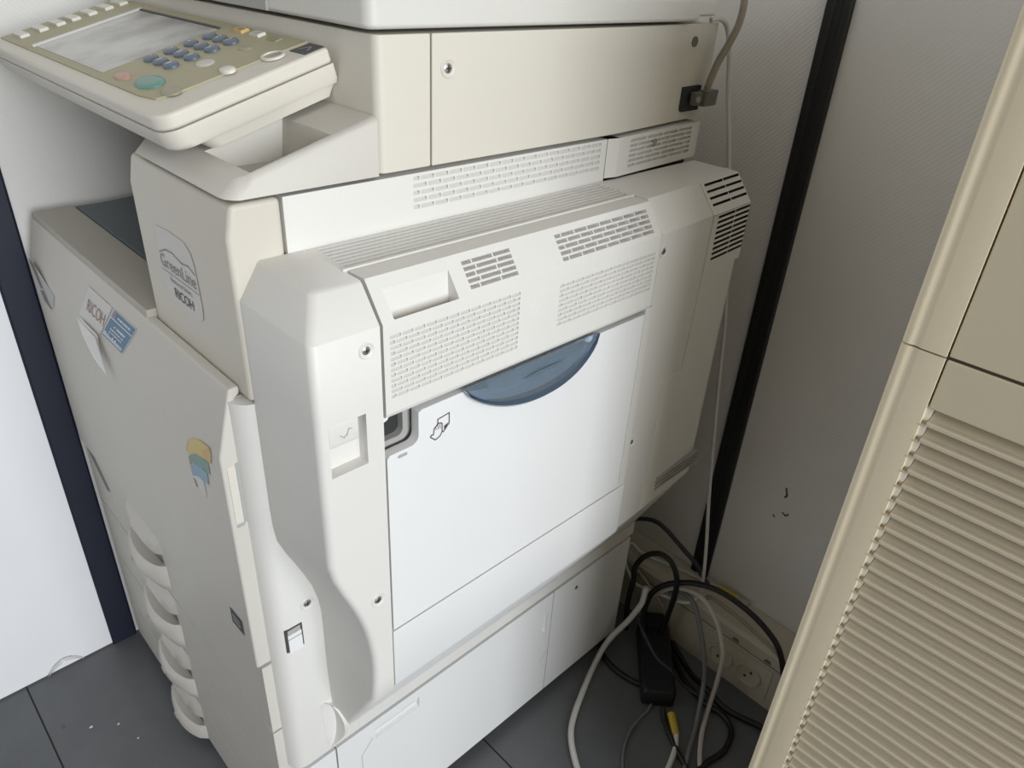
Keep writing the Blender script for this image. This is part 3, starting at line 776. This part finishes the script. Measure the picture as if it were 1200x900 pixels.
bm = bmesh.new(); prism(bm, rrect(0.2975, 0.3075, 0.7425, 0.7455, 0.0014, 3), 'y', YC - 0.0004, YC + 0.003)
sub(link('latch_slit', bm, 'recess', bd, smooth=0))
bm = bmesh.new(); random.seed(5)
for k in range(7):
    u, v = 0.4380 + random.random() * 0.016, 0.735 + random.random() * 0.008
    disc_stack(bm, (u, YC, v), (0, -1, 0), [(0.0008, 0), (0.0005, 0.0005)], 6)
sub(link('moulded_dots', bm, 'door', bd))
bm = bmesh.new(); box(bm, 0.6348, 0.6472, YC + 0.0004, YC + 0.010, 0.5382, 0.7870)
part('door_side_strip', bm, 'white', bevel=0.0008)
# latch pocket seen through the notch
bm = bmesh.new()
box(bm, 0.2843, 0.3400, YC + 0.0155, YC + 0.0200, 0.735, 0.800, 0)
n = 8
po = rrect(0.2843, 0.3150, 0.7530, 0.7900, 0.007, 4, (1, 0, 0, 0)); pi_ = rrect(0.2843, 0.3085, 0.7600, 0.7900, 0.006, 4, (1, 0, 0, 0))
loft(bm, [[(u, YC + 0.0150, v) for u, v in po], [(u, YC + 0.0090, v) for u, v in po], [(u, YC + 0.0070, v) for u, v in pi_], [(u, YC + 0.0140, v) for u, v in pi_]], caps=False)
face(bm, [(0.2843, YC + 0.0139, 0.7600), (0.3085, YC + 0.0139, 0.7600), (0.3085, YC + 0.0139, 0.79), (0.2843, YC + 0.0139, 0.79)], 1)
prism(bm, [(0.2843, 0.7740), (0.2950, 0.7775), (0.2990, 0.7830), (0.2990, 0.79), (0.2843, 0.79)], 'y', YC + 0.0100, YC + 0.0135, 2)
part('latch_pocket', bm, ['recess', 'dark', 'door'], smooth=40)

# translucent blue grip under the flap
bm = bmesh.new(); n = 28
xa, xb = 0.3690, 0.5490; zt = 0.7850
def gz(t, s): return zt - 0.0370 * s * (1 - abs(2 * t - 1) ** 2.1) ** 0.75
dish = []
for k in range(n + 1):
    t = k / n; x = xa + (xb - xa) * t; w = (1 - abs(2 * t - 1) ** 2.1) ** 0.75
    dish.append([(x, YC - 0.0012 - 0.004 * w, zt), (x, YC - 0.0035 - 0.006 * w, gz(t, 0.30)), (x, YC - 0.0035 - 0.009 * w, gz(t, 0.62)), (x, YC - 0.0025 - 0.010 * w, gz(t, 0.84)), (x, YC - 0.0012 - 0.0075 * w, gz(t, 0.84) - 0.0004),
                 (x, YC - 0.0005, gz(t, 0.84)), (x, YC - 0.0005, zt)])
loft(bm, dish)
grip = part('blue_grip', bm, 'blue', smooth=60)
bm = bmesh.new(); rim = []
for k in range(n + 1):
    t = k / n; x = xa - 0.002 + (xb - xa + 0.004) * t; w = (1 - abs(2 * t - 1) ** 2.1) ** 0.75
    rim.append([(x, YC - 0.0004, gz(t, 0.80)), (x, YC - 0.0035 - 0.011 * w, gz(t, 0.83)), (x, YC - 0.0045 - 0.012 * w, gz(t, 0.92)), (x, YC - 0.003 - 0.010 * w, gz(t, 1.0) - 0.0006), (x, YC - 0.0004, gz(t, 1.0) - 0.0004)])
loft(bm, rim)
sub(link('grip_rim', bm, 'bluerim', grip, smooth=60))
bm = bmesh.new()
tube(bm, [(0.437, YC - 0.0102, 0.7755), (0.458, YC - 0.0112, 0.7762), (0.490, YC - 0.0106, 0.7770)], lambda t: 0.0011 * (0.35 + math.sin(math.pi * t)), 8)
sub(link('grip_ridge', bm, 'blue', grip, smooth=60))

# lower cover with bevelled underside
bm = bmesh.new()
prism(bm, [(YC, 0.5375), (YC, 0.4600), (YC + 0.0015, 0.4562), (0.5215, 0.2850), (0.5215, 0.5375)], 'x', 0.2862, 0.6480)
part('lower_cover', bm, 'door', bevel=0.0008)
bm = bmesh.new(); box(bm, 0.2848, 0.2862, 0.4300, 0.520, 0.456, 0.78)
prism(bm, [(0.4230, 0.4555), (0.5215, 0.2852), (0.5215, 0.4555)], 'x', 0.2840, 0.2870)
part('seam_filler', bm, 'white', smooth=0)

# rear cover, drawn in a little towards the back
bm = bmesh.new()
tp = lambda x: 0.004 + 0.060 * max(0.0, x - 0.665)
def rend(x, d=0.0, e=0.0):
    t = tp(x) + d; f = t + e
    return [(x, YC + f, 0.8685 - d * 0.5), (x, YC + 0.026 + f, 0.9005 - d * 0.2), (x, YB - 0.0006, 0.9005 - d * 0.2), (x, YB - 0.0006, 0.2870), (x, YC + t + 0.0015, 0.4560 + d), (x, YC + t, 0.4600 + d), (x, YC + t, 0.7955), (x, YC + f, 0.7965)]
ra = [(x, YC - 0.0005 + 0.006, 0.8710) for x in ()]
loft(bm, [rend(0.6485), rend(0.700), rend(0.7560), rend(0.7565, 0, 0.010), rend(0.8300, 0.0, 0.010), rend(0.8380, 0.0008, 0.010), rend(0.8440, 0.0035, 0.008), rend(0.8480, 0.0085, 0.003), rend(0.8495, 0.014)])
rear = part('rear_cover', bm, 'white', smooth=25)
# raised access panel on the rear cover with its vents
bm = bmesh.new()
G = lambda u, v, d: (u, YC + tp(u) - 0.0014 + d, v)
pg = [(0.7535, 0.7965), (0.7475, 0.6680), (0.7040, 0.6690), (0.7055, 0.595), (0.7020, 0.4620), (0.8300, 0.4620), (0.8300, 0.7965)]
face(bm, [G(u, v, 0) for u, v in pg])
for a, b in zip(pg, pg[1:] + pg[:1]): face(bm, [G(*a, 0), G(*b, 0), G(*b, 0.003), G(*a, 0.003)])
sub(link('access_panel', bm, 'white', rear, smooth=0))
bm = bmesh.new()
def slot_list(u0, u1, v0, v1, n, fill, gap):
    out = []; p = (v1 - v0) / n
    for i in range(n):
        b = v1 - p * i; a = b - p * fill; uu = u0 + 0.0012 * i * (-1 if n < 6 else 0.6) * 0
        mid = uu + (u1 - uu) * 0.52
        out += [(uu, mid - gap, a, b), (mid + gap, u1, a, b)]
    return out
slots_panel(bm, G, 0.7600, 0.8440, 0.7965, 0.8680, slot_list(0.7660, 0.8440, 0.8080, 0.8660, 9, 0.50, 0.0008), dt=0.007, db=0.007, mi_in=1)
face(bm, [G(0.7535, 0.7965, 0), G(0.7600, 0.7965, 0), G(0.7600, 0.8680, 0), G(0.7545, 0.8680, 0)])
for q in (0.7540, 0.8440):
    face(bm, [G(q, 0.7965, 0), G(q, 0.8685, 0), G(q, 0.8685, 0.012), G(q, 0.7965, 0.012)])
face(bm, [G(0.7540, 0.7965, 0), G(0.8440, 0.7965, 0), G(0.8440, 0.7965, 0.012), G(0.7540, 0.7965, 0.012)])
dvr = Vector((0, 0.026, 0.0320)).normalized(); nr2 = Vector((0, dvr.z, -dvr.y))
GS = lambda u, v, d: tuple(Vector((u, YC + tp(u) - 0.0014, 0.8685)) + dvr * v + nr2 * d)
slots_panel(bm, GS, 0.7540, 0.8440, 0.0, 0.0400, slot_list(0.7600, 0.8425, 0.0050, 0.0385, 4, 0.36, 0.0008), dt=0.007, db=0.007, mi_in=1)
for q in (0.7540, 0.8440): face(bm, [GS(q, 0, 0), GS(q, 0.0400, 0), GS(q, 0.0400, 0.014), GS(q, 0, 0.014)])
face(bm, [GS(0.7540, 0.0400, 0), GS(0.8440, 0.0400, 0), (0.8440, YC + tp(0.844) + 0.042, 0.9008), (0.7540, YC + tp(0.754) + 0.042, 0.9008)])
sub(link('rear_vent', bm, ['white', 'dark'], rear, smooth=0))
bm = bmesh.new()
for i in range(4):
    z = 0.4800 + i * 0.0062
    prism(bm, [(0.7340, z), (0.8360, z + 0.001), (0.8360, z + 0.0032), (0.7340, z + 0.0022)], 'y', YC + 0.0055, YC + 0.0155)
sub(link('drain_slits', bm, 'recess', rear, smooth=0))
screw(rear, (0.6555, YC + 0.0042, 0.8480), (0, -1, 0), 0.0062); screw(rear, (0.6545, YC + 0.0042, 0.5985), (0, -1, 0), 0.0055)

# ------------------------------------------------------------------ louvred cabinet
cab = empty('louvred_cabinet', (0.73, -0.35, 0.0), 'tall beige cabinet with horizontal louvres standing beside the photocopier', 'cabinet')
Off.v = Vector((0.73, -0.35, 0.0))
ZSM = 0.8830; YL, YR = 0.1450, -0.86
def cpart(name, bm, mats, **k):
    o = link(name, bm, mats, cab, **k); o.matrix_parent_inverse = Matrix.Translation(-Off.v); return o
stile = [(0.5600, 0.1120), (0.5600, 0.1300), (0.5604, 0.1312), (0.5611, 0.1326), (0.5614, 0.1345), (0.5611, 0.1362), (0.5604, 0.1378), (0.5602, 0.1395), (0.5606, 0.1418), (0.5622, 0.1438), (0.5650, 0.1448), (0.5740, 0.1450), (0.5740, 0.1120)]
stile_r = [(x, YL + YR - y) for x, y in stile]
for z0, z1, nm in ((0.03, ZSM - 0.0008, 'lower_frame'), (ZSM + 0.0008, 1.20, 'upper_frame')):
    bm = bmesh.new(); prism(bm, stile, 'z', z0, z1); prism(bm, stile_r, 'z', z0, z1)
    box(bm, 0.5730, 0.90, YL - 0.020, YL, z0, z1); box(bm, 0.5730, 0.90, YR, YR + 0.020, z0, z1); box(bm, 0.888, 0.90, YR, YL, z0, z1)
    cpart(nm, bm, 'cabinet', smooth=35)
bm = bmesh.new(); box(bm, 0.5625, 0.890, YR + 0.012, YL - 0.012, ZSM - 0.003, ZSM + 0.003)
cpart('seam_gasket', bm, 'gasket', smooth=0)
bm = bmesh.new(); box(bm, 0.5612, 0.5800, YR + 0.0345, 0.1108, ZSM + 0.0012, 1.165)
cpart('upper_panel', bm, 'cabinetdoor', bevel=0.0012)
bm = bmesh.new(); box(bm, 0.57, 0.90, YR, YL, 1.167, 1.20)
cpart('cabinet_top', bm, 'cabinet', bevel=0.002)
bm = bmesh.new(); box(bm, 0.5612, 0.5800, YR + 0.0345, 0.1108, 0.8405, ZSM - 0.0012)
cpart('header_panel', bm, 'cabinetdoor', bevel=0.0012)
bm = bmesh.new(); box(bm, 0.5650, 0.88, YR + 0.025, YL - 0.025, 0.0, 0.05)
cpart('plinth', bm, 'gasket', smooth=0)
# louvres: overlapping slats, deep at the top and lipped at the bottom
bm = bmesh.new(); P = 0.01475; z = 0.8400; ya, yb = YR + 0.0385, 0.1080
prof = []
while z > 0.06:
    prof += [(0.5790, z - 0.0003), (0.5765, z - 0.0026), (0.5690, z - P + 0.0060), (0.5662, z - P + 0.0046), (0.5618, z - P + 0.0040), (0.5607, z - P + 0.0030), (0.5606, z - P + 0.0009), (0.5630, z - P + 0.0000)]
    z -= P
zb = z
top = [bm.verts.new((x, yb, zz)) for x, zz in prof]; bot = [bm.verts.new((x, ya, zz)) for x, zz in prof]
for i in range(len(prof) - 1): bm.faces.new([top[i], top[i + 1], bot[i + 1], bot[i]])
cpart('louvre_slats', bm, 'slat', smooth=14)
bm = bmesh.new(); z = 0.8400
box(bm, 0.5650, 0.5800, 0.1085, 0.1122, zb, 0.8400)
cpart('guide_channel', bm, 'channel', smooth=0)
bm = bmesh.new()
while z > 0.06:
    z -= P; box(bm, 0.5597, 0.5690, 0.1078, 0.1132, z + 0.0002, z + 0.0013)
cpart('slat_end_shadows', bm, 'slat', smooth=0)  # small darker ticks stand in for notch shadows on the stile
bm = bmesh.new(); box(bm, 0.5800, 0.5830, YR + 0.030, YL - 0.03, 0.05, 0.84)
cpart('louvre_backing', bm, 'gasket', smooth=0)

# ------------------------------------------------------------------ trunking with sockets along the back wall
trk = empty('cable_trunking', (0.97, 0.3, 0.0), 'beige cable trunking with wall sockets at the foot of the back wall', 'trunking')
def tpart(name, bm, mats, **k):
    o = link(name, bm, mats, trk, **k); o.matrix_parent_inverse = Matrix.Translation((-0.97, -0.3, 0)); return o
bm = bmesh.new()
prism(bm, [(1.001, 0.0), (0.9370, 0.0), (0.9370, 0.118), (0.9420, 0.1255), (0.950, 0.1275), (1.001, 0.1310)], 'y', -0.55, 1.11)
tpart('duct_cover', bm, 'trunk', smooth=30)
bm = bmesh.new(); box(bm, 0.9362, 0.938, -0.55, 1.11, 0.0955, 0.0968)
tpart('cover_seam', bm, 'connector', smooth=0)
bm = bmesh.new(); prism(bm, rrect(0.2530, 0.3850, 0.0120, 0.0885, 0.004, 3), 'x', 0.9350, 0.9375)
plate_ = tpart('socket_plate', bm, 'trunk', smooth=30)
for y in (0.347, 0.292):
    bm = bmesh.new()
    disc_stack(bm, (0.9352, y, 0.050), (-1, 0, 0), [(0.0245, 0), (0.0245, 0.0042), (0.0220, 0.0050), (0.0208, 0.0046), (0.0195, 0.0006)], 28, mis=[0, 0, 0, 0, 0])
    for dz in (-0.0085, 0.0085):
        disc_stack(bm, (0.9347, y - dz * 0.55, 0.050 + dz * 0.8), (-1, 0, 0), [(0.0027, 0), (0.0027, 0.0007)], 10, mi=1)
    o = link('socket', bm, ['trunk', 'dark'], plate_, smooth=40)
for y in (0.330, 0.268):
    bm = bmesh.new(); prism(bm, [(y - 0.007, 0.1000), (y + 0.007, 0.1000), (y + 0.004, 0.1065), (y - 0.004, 0.1065)], 'x', 0.9358, 0.9375)
    tpart('cover_clip', bm, 'connector', smooth=0)

# ------------------------------------------------------------------ cables and things behind the copier
def cable(name, pts, r, m, label, cat='cable', sides=10, n=8):
    bm = bmesh.new(); tube(bm, pts, r, sides, n)
    return tag(link(name, bm, m, smooth=60), label, cat)

bm = bmesh.new()
tube(bm, [(0.846, 0.535, 1.0605), (0.860, 0.531, 1.062), (0.877, 0.530, 1.052), (0.888, 0.527, 1.022), (0.898, 0.524, 0.976), (0.912, 0.511, 0.886), (0.930, 0.496, 0.76), (0.929, 0.477, 0.67), (0.929, 0.469, 0.605), (0.928, 0.46, 0.534), (0.928, 0.45, 0.46), (0.927, 0.436, 0.364), (0.926, 0.419, 0.265), (0.924, 0.409, 0.192), (0.922, 0.411, 0.150), (0.905, 0.425, 0.140), (0.906, 0.471, 0.122), (0.912, 0.526, 0.099), (0.916, 0.551, 0.107), (0.920, 0.567, 0.129), (0.925, 0.57, 0.156), (0.938, 0.570, 0.158), (0.950, 0.556, 0.140), (0.962, 0.528, 0.1325), (0.974, 0.492, 0.1325), (0.982, 0.448, 0.1335), (0.986, 0.415, 0.1355), (0.987, 0.405, 0.1360)], 0.0030, 10, 8)
eth = tag(link('network_cable', bm, 'cwhite', smooth=60), 'long thin white cable hanging behind the copier to a yellow plug on the trunking', 'cable')
bm = bmesh.new()
tube(bm, [(0.987, 0.406, 0.1368), (0.9885, 0.390, 0.1368), (0.9895, 0.366, 0.1366)], 0.0058, 10, 6, mi=0)
pb = link('plug_boot', bm, 'yplug', eth, smooth=50)
bm = bmesh.new(); box(bm, 0.9845, 0.9960, 0.346, 0.367, 0.1315, 0.1405)
link('clear_plug', bm, 'clear', eth, bevel=0.001)

bm = bmesh.new()
tube(bm, [(0.8455, 0.5235, 0.9855), (0.846, 0.521, 0.998), (0.850, 0.517, 1.018), (0.858, 0.512, 1.038), (0.864, 0.508, 1.058), (0.864, 0.506, 1.080), (0.860, 0.507, 1.10), (0.850, 0.51, 1.13)], 0.0042, 12, 8)
dat = tag(link('data_cable', bm, 'ctaupe', smooth=60), 'thick taupe cable with a grey connector plugged into the scanner side', 'cable')
bm = bmesh.new()
prism(bm, [(0.832, 0.9670), (0.858, 0.9670), (0.860, 0.9850), (0.834, 0.9850)], 'y', 0.515, 0.5285)
box(bm, 0.818, 0.833, 0.5195, 0.5280, 0.9685, 0.9835)
con = link('plug_housing', bm, 'connector', dat, bevel=0.0015)
bm = bmesh.new(); disc_stack(bm, (0.8215, 0.5195, 0.9760), (0, -1, 0), [(0.0035, 0), (0.0035, 0.003), (0.002, 0.0034)], 14)
link('thumb_screw', bm, 'screw', dat)

cable('white_power_cord', [(0.874, 0.486, 0.150), (0.868, 0.484, 0.130), (0.858, 0.482, 0.118), (0.843, 0.492, 0.082), (0.815, 0.507, 0.040), (0.781, 0.505, 0.010), (0.716, 0.480, 0.0062), (0.667, 0.457, 0.0062), (0.64, 0.438, 0.0062), (0.616, 0.409, 0.0062), (0.594, 0.372, 0.0062), (0.56, 0.30, 0.0062)], 0.0052, 'cwhite', 'thick off-white cable curving across the dark floor beside the copier base', sides=12)
cable('looped_power_cord', [(0.876, 0.512, 0.020), (0.878, 0.520, 0.080), (0.88, 0.518, 0.135), (0.883, 0.521, 0.167), (0.885, 0.507, 0.203), (0.888, 0.481, 0.226), (0.89, 0.456, 0.221), (0.893, 0.441, 0.19), (0.895, 0.44, 0.148), (0.898, 0.447, 0.079), (0.9, 0.455, 0.035), (0.899, 0.462, 0.006)], 0.0050, 'cblack', 'black cord standing up in a narrow loop behind the copier corner')
cable('arched_power_cord', [(0.872, 0.470, 0.030), (0.880, 0.482, 0.065), (0.885, 0.486, 0.095), (0.89, 0.479, 0.135), (0.895, 0.454, 0.17), (0.9, 0.41, 0.201), (0.905, 0.365, 0.213), (0.91, 0.317, 0.206), (0.915, 0.28, 0.188), (0.92, 0.254, 0.162), (0.923, 0.236, 0.120), (0.924, 0.225, 0.07), (0.924, 0.22, 0.006)], 0.0050, 'cblack', 'thick black cord arching over the trunking towards the louvred cabinet')
cable('thin_dark_cord', [(0.926, 0.400, 0.150), (0.926, 0.389, 0.167), (0.926, 0.353, 0.166), (0.927, 0.31, 0.158), (0.927, 0.268, 0.147), (0.927, 0.243, 0.132), (0.928, 0.225, 0.08), (0.928, 0.215, 0.006)], 0.0035, 'ctaupe', 'thin brownish cord lying just under the arched black cord by the cabinet')
cable('dark_wall_cord', [(0.955, 0.66, 0.135), (0.958, 0.62, 0.165), (0.96, 0.585, 0.196), (0.963, 0.55, 0.214), (0.966, 0.522, 0.21), (0.969, 0.481, 0.188), (0.972, 0.452, 0.172), (0.975, 0.436, 0.152), (0.978, 0.420, 0.138)], 0.0042, 'cblack2', 'dark grey cord bowed against the wall on top of the trunking')
cable('slanting_dark_cord', [(0.929, 0.585, 0.118), (0.928, 0.560, 0.122), (0.926, 0.530, 0.113), (0.924, 0.497, 0.096), (0.920, 0.470, 0.082)], 0.0032, 'ctaupe', 'short brown cord slanting down across the front of the trunking')
cable('grey_cable', [(0.903, 0.455, 0.140), (0.9, 0.432, 0.163), (0.89, 0.402, 0.171), (0.88, 0.374, 0.139), (0.87, 0.347, 0.085), (0.86, 0.333, 0.041), (0.813, 0.309, 0.006), (0.757, 0.287, 0.006), (0.714, 0.267, 0.006), (0.65, 0.23, 0.006)], 0.0042, 'cgrey', 'mid grey cable drooping in front of the trunking to the floor')
cable('beige_cable', [(0.907, 0.500, 0.085), (0.905, 0.482, 0.115), (0.901, 0.455, 0.153), (0.898, 0.429, 0.175), (0.894, 0.391, 0.187), (0.891, 0.357, 0.167), (0.887, 0.332, 0.128), (0.884, 0.323, 0.097), (0.88, 0.320, 0.045), (0.855, 0.312, 0.008), (0.807, 0.293, 0.006), (0.765, 0.269, 0.006), (0.731, 0.243, 0.006), (0.68, 0.21, 0.006)], 0.0042, 'cbeige', 'pinkish beige cable hanging in front of the wall sockets')
cable('left_floor_cord', [(0.84, 0.535, 0.010), (0.822, 0.525, 0.006), (0.808, 0.511, 0.006), (0.801, 0.493, 0.006), (0.798, 0.464, 0.006), (0.804, 0.43, 0.006), (0.814, 0.408, 0.010)], 0.0052, 'cblack', 'black cord on the floor running from under the copier to the adapter')
cable('right_floor_cord', [(0.925, 0.462, 0.006), (0.905, 0.425, 0.006), (0.885, 0.392, 0.006), (0.872, 0.368, 0.006), (0.861, 0.323, 0.006), (0.865, 0.291, 0.006), (0.856, 0.268, 0.006), (0.838, 0.257, 0.006), (0.808, 0.251, 0.006), (0.772, 0.258, 0.006), (0.736, 0.262, 0.006), (0.69, 0.27, 0.006)], 0.0048, 'cblack', 'black cord curling on the floor to the right of the adapter')
cable('cabinet_floor_cord', [(0.928, 0.440, 0.006), (0.912, 0.410, 0.006), (0.893, 0.372, 0.008), (0.880, 0.335, 0.017), (0.878, 0.289, 0.008), (0.894, 0.234, 0.006), (0.90, 0.19, 0.006)], 0.0055, 'cblack', 'black cord on the floor leading from the adapter behind the cabinet')
cable('front_floor_cord', [(0.795, 0.365, 0.010), (0.781, 0.351, 0.006), (0.766, 0.330, 0.006), (0.750, 0.302, 0.006), (0.733, 0.268, 0.006), (0.70, 0.21, 0.006)], 0.0045, 'cblack', 'black cord leaving the near end of the adapter beside the yellow plug')
cable('thin_floor_wire', [(0.790, 0.385, 0.006), (0.775, 0.382, 0.003), (0.755, 0.382, 0.003), (0.722, 0.378, 0.003), (0.686, 0.363, 0.003), (0.656, 0.341, 0.003), (0.62, 0.31, 0.003)], 0.0022, 'cgrey', 'very thin grey wire looping on the floor left of the adapter', sides=8)
cable('thin_hanging_wire', [(0.884, 0.497, 0.118), (0.871, 0.494, 0.097), (0.853, 0.475, 0.087), (0.838, 0.446, 0.080), (0.826, 0.412, 0.070), (0.832, 0.385, 0.058), (0.850, 0.362, 0.024), (0.857, 0.335, 0.018)], 0.0026, 'cblack2', 'thin dark wire hanging over the black adapter', sides=8)
# patch lead with yellow boot on the floor
bm = bmesh.new()
tube(bm, [(0.772, 0.321, 0.0075), (0.764, 0.315, 0.0065), (0.750, 0.307, 0.0055), (0.727, 0.299, 0.0050), (0.69, 0.286, 0.0050), (0.64, 0.25, 0.0050)], 0.0045, 10, 8)
pl_ = tag(link('patch_lead', bm, 'cwhite', smooth=60), 'white patch lead with a yellow boot lying on the floor by the adapter', 'cable')
bm = bmesh.new(); tube(bm, [(0.797, 0.349, 0.0090), (0.786, 0.337, 0.0085), (0.772, 0.321, 0.0075)], lambda t: 0.0072 - 0.001 * t, 10, 5)
link('plug_boot', bm, 'yplug', pl_, smooth=50)
# black power adapter
ad = empty('power_adapter', (0.842, 0.417, 0.0), 'black power adapter brick lying on the dark floor among the cables', 'adapter')
dirv = Vector((0.79 - 0.925, 0.362 - 0.478, 0)).normalized(); sidev = Vector((-dirv.y, dirv.x, 0))
c0 = Vector((0.858, 0.430, 0.0))
AD = lambda a, b, z: tuple(c0 + dirv * a + sidev * b + Vector((0, 0, z)))
bm = bmesh.new()
def arect(l, w, r): return rrect(-l, l, -w, w, r, 4)
loft(bm, [[AD(a, b, z) for a, b in arect(l, w, 0.008)] for l, w, z in ((0.079, 0.026, 0.001), (0.082, 0.029, 0.005), (0.082, 0.029, 0.032), (0.078, 0.025, 0.038))])
o = link('adapter_body', bm, 'adapter', ad, smooth=40); o.matrix_parent_inverse = Matrix.Translation((-0.842, -0.417, 0))
bm = bmesh.new(); loft(bm, [[AD(a, b, z) for a, b in rrect(-0.083, -0.052, -0.017, 0.017, 0.004, 3)] for z in (0.030, 0.050, 0.054)])
o = link('inlet_plug', bm, 'adapter', ad, smooth=40); o.matrix_parent_inverse = Matrix.Translation((-0.842, -0.417, 0))

# bits on the floor by the left wall
for i, (x, y, s, lab) in enumerate(((0.072, 0.971, 0.0032, 'largest pale crumb on the grey floor, in the middle of the loose ones'), (0.106, 0.948, 0.0022, 'pale round crumb on the grey floor nearer the copier'), (0.120, 0.902, 0.0022, 'pale crumb on the grey floor closest to the copier front'))):
    bm = bmesh.new(); random.seed(20 + i)
    bmesh.ops.create_icosphere(bm, subdivisions=1, radius=1)
    for v in bm.verts: v.co = Vector((v.co.x * s * random.uniform(0.6, 1.2), v.co.y * s * random.uniform(0.5, 1.0), (v.co.z + 0.75) * s * 0.45))
    o = link('crumb', bm, 'crumb', smooth=0); o.location = (x, y, 0.0003); tag(o, lab, 'crumb', 'crumbs on the floor')
bm = bmesh.new(); bmesh.ops.create_icosphere(bm, subdivisions=1, radius=1)
for v in bm.verts: v.co = Vector((v.co.x * 0.0028, v.co.y * 0.0018, (v.co.z + 0.8) * 0.0012))
o = link('dark_crumb', bm, 'scuff', smooth=0); o.location = (0.040, 1.0, 0.0003); tag(o, 'small dark crumb on the grey floor near the tile joint', 'crumb', 'crumbs on the floor')
bm = bmesh.new(); rg = []
for k in range(13):
    t = k / 12; a = math.pi * t
    rg.append([(0.050 + 0.060 * t, 1.1165 - 0.004 * math.sin(a), 0.0008 + 0.026 * math.sin(a) ** 0.8), (0.050 + 0.060 * t, 1.1175 - 0.004 * math.sin(a), 0.0008 + 0.026 * math.sin(a) ** 0.8),
               (0.052 + 0.058 * t, 1.1165 - 0.006 * math.sin(a), 0.0002 + 0.022 * math.sin(a) ** 0.8), (0.052 + 0.058 * t, 1.1155 - 0.006 * math.sin(a), 0.0002 + 0.022 * math.sin(a) ** 0.8)])
loft(bm, rg)
tag(link('plastic_film_strip', bm, 'film', smooth=60), 'curled strip of clear plastic film at the foot of the white wall', 'plastic strip')

# ------------------------------------------------------------------ light
def area(name, loc, target, sx, sy, power, col):
    l = bpy.data.lights.new(name, 'AREA'); l.shape = 'RECTANGLE'; l.size = sx; l.size_y = sy; l.energy = power; l.color = col
    o = bpy.data.objects.new(name, l); COL.objects.link(o); o.location = loc
    d = Vector(target) - Vector(loc); o.rotation_euler = d.to_track_quat('-Z', 'Y').to_euler(); return o
area('window_daylight', (-0.24, -3.0, 1.62), (-0.1, 0.5, 0.75), 2.1, 1.8, 139, (0.93, 0.97, 1.0))
area('ceiling_bounce', (-0.6, -0.8, 2.55), (-0.2, 0.0, 0.0), 3.0, 3.0, 8.5, (1.0, 0.90, 0.74))
w = bpy.data.worlds.new('room_light'); SC.world = w; w.use_nodes = True
bg = w.node_tree.nodes['Background']; bg.inputs['Color'].default_value = (1.0, 0.92, 0.80, 1); bg.inputs['Strength'].default_value = 0.10

# ------------------------------------------------------------------ camera
cam = bpy.data.cameras.new('camera'); cam.sensor_width = 36; cam.lens = 866.512 / 1200 * 36; cam.clip_start = 0.02
co = bpy.data.objects.new('camera', cam); COL.objects.link(co)
Rr = ((0.7196235, -0.69227409, 0.05383861), (-0.31786729, -0.39737366, -0.86084526), (0.61733492, 0.60237095, -0.50601071))
mw = Matrix.Identity(4)
for i in range(3):
    mw[i][0] = Rr[0][i]; mw[i][1] = -Rr[1][i]; mw[i][2] = -Rr[2][i]
mw[2][3] = 1.12
co.matrix_world = mw
SC.camera = co
SC.view_settings.view_transform = 'Standard'; SC.view_settings.look = 'None'
SC.view_settings.gamma = 1.0; SC.view_settings.use_curve_mapping = False
SC.view_settings.exposure = -0.04
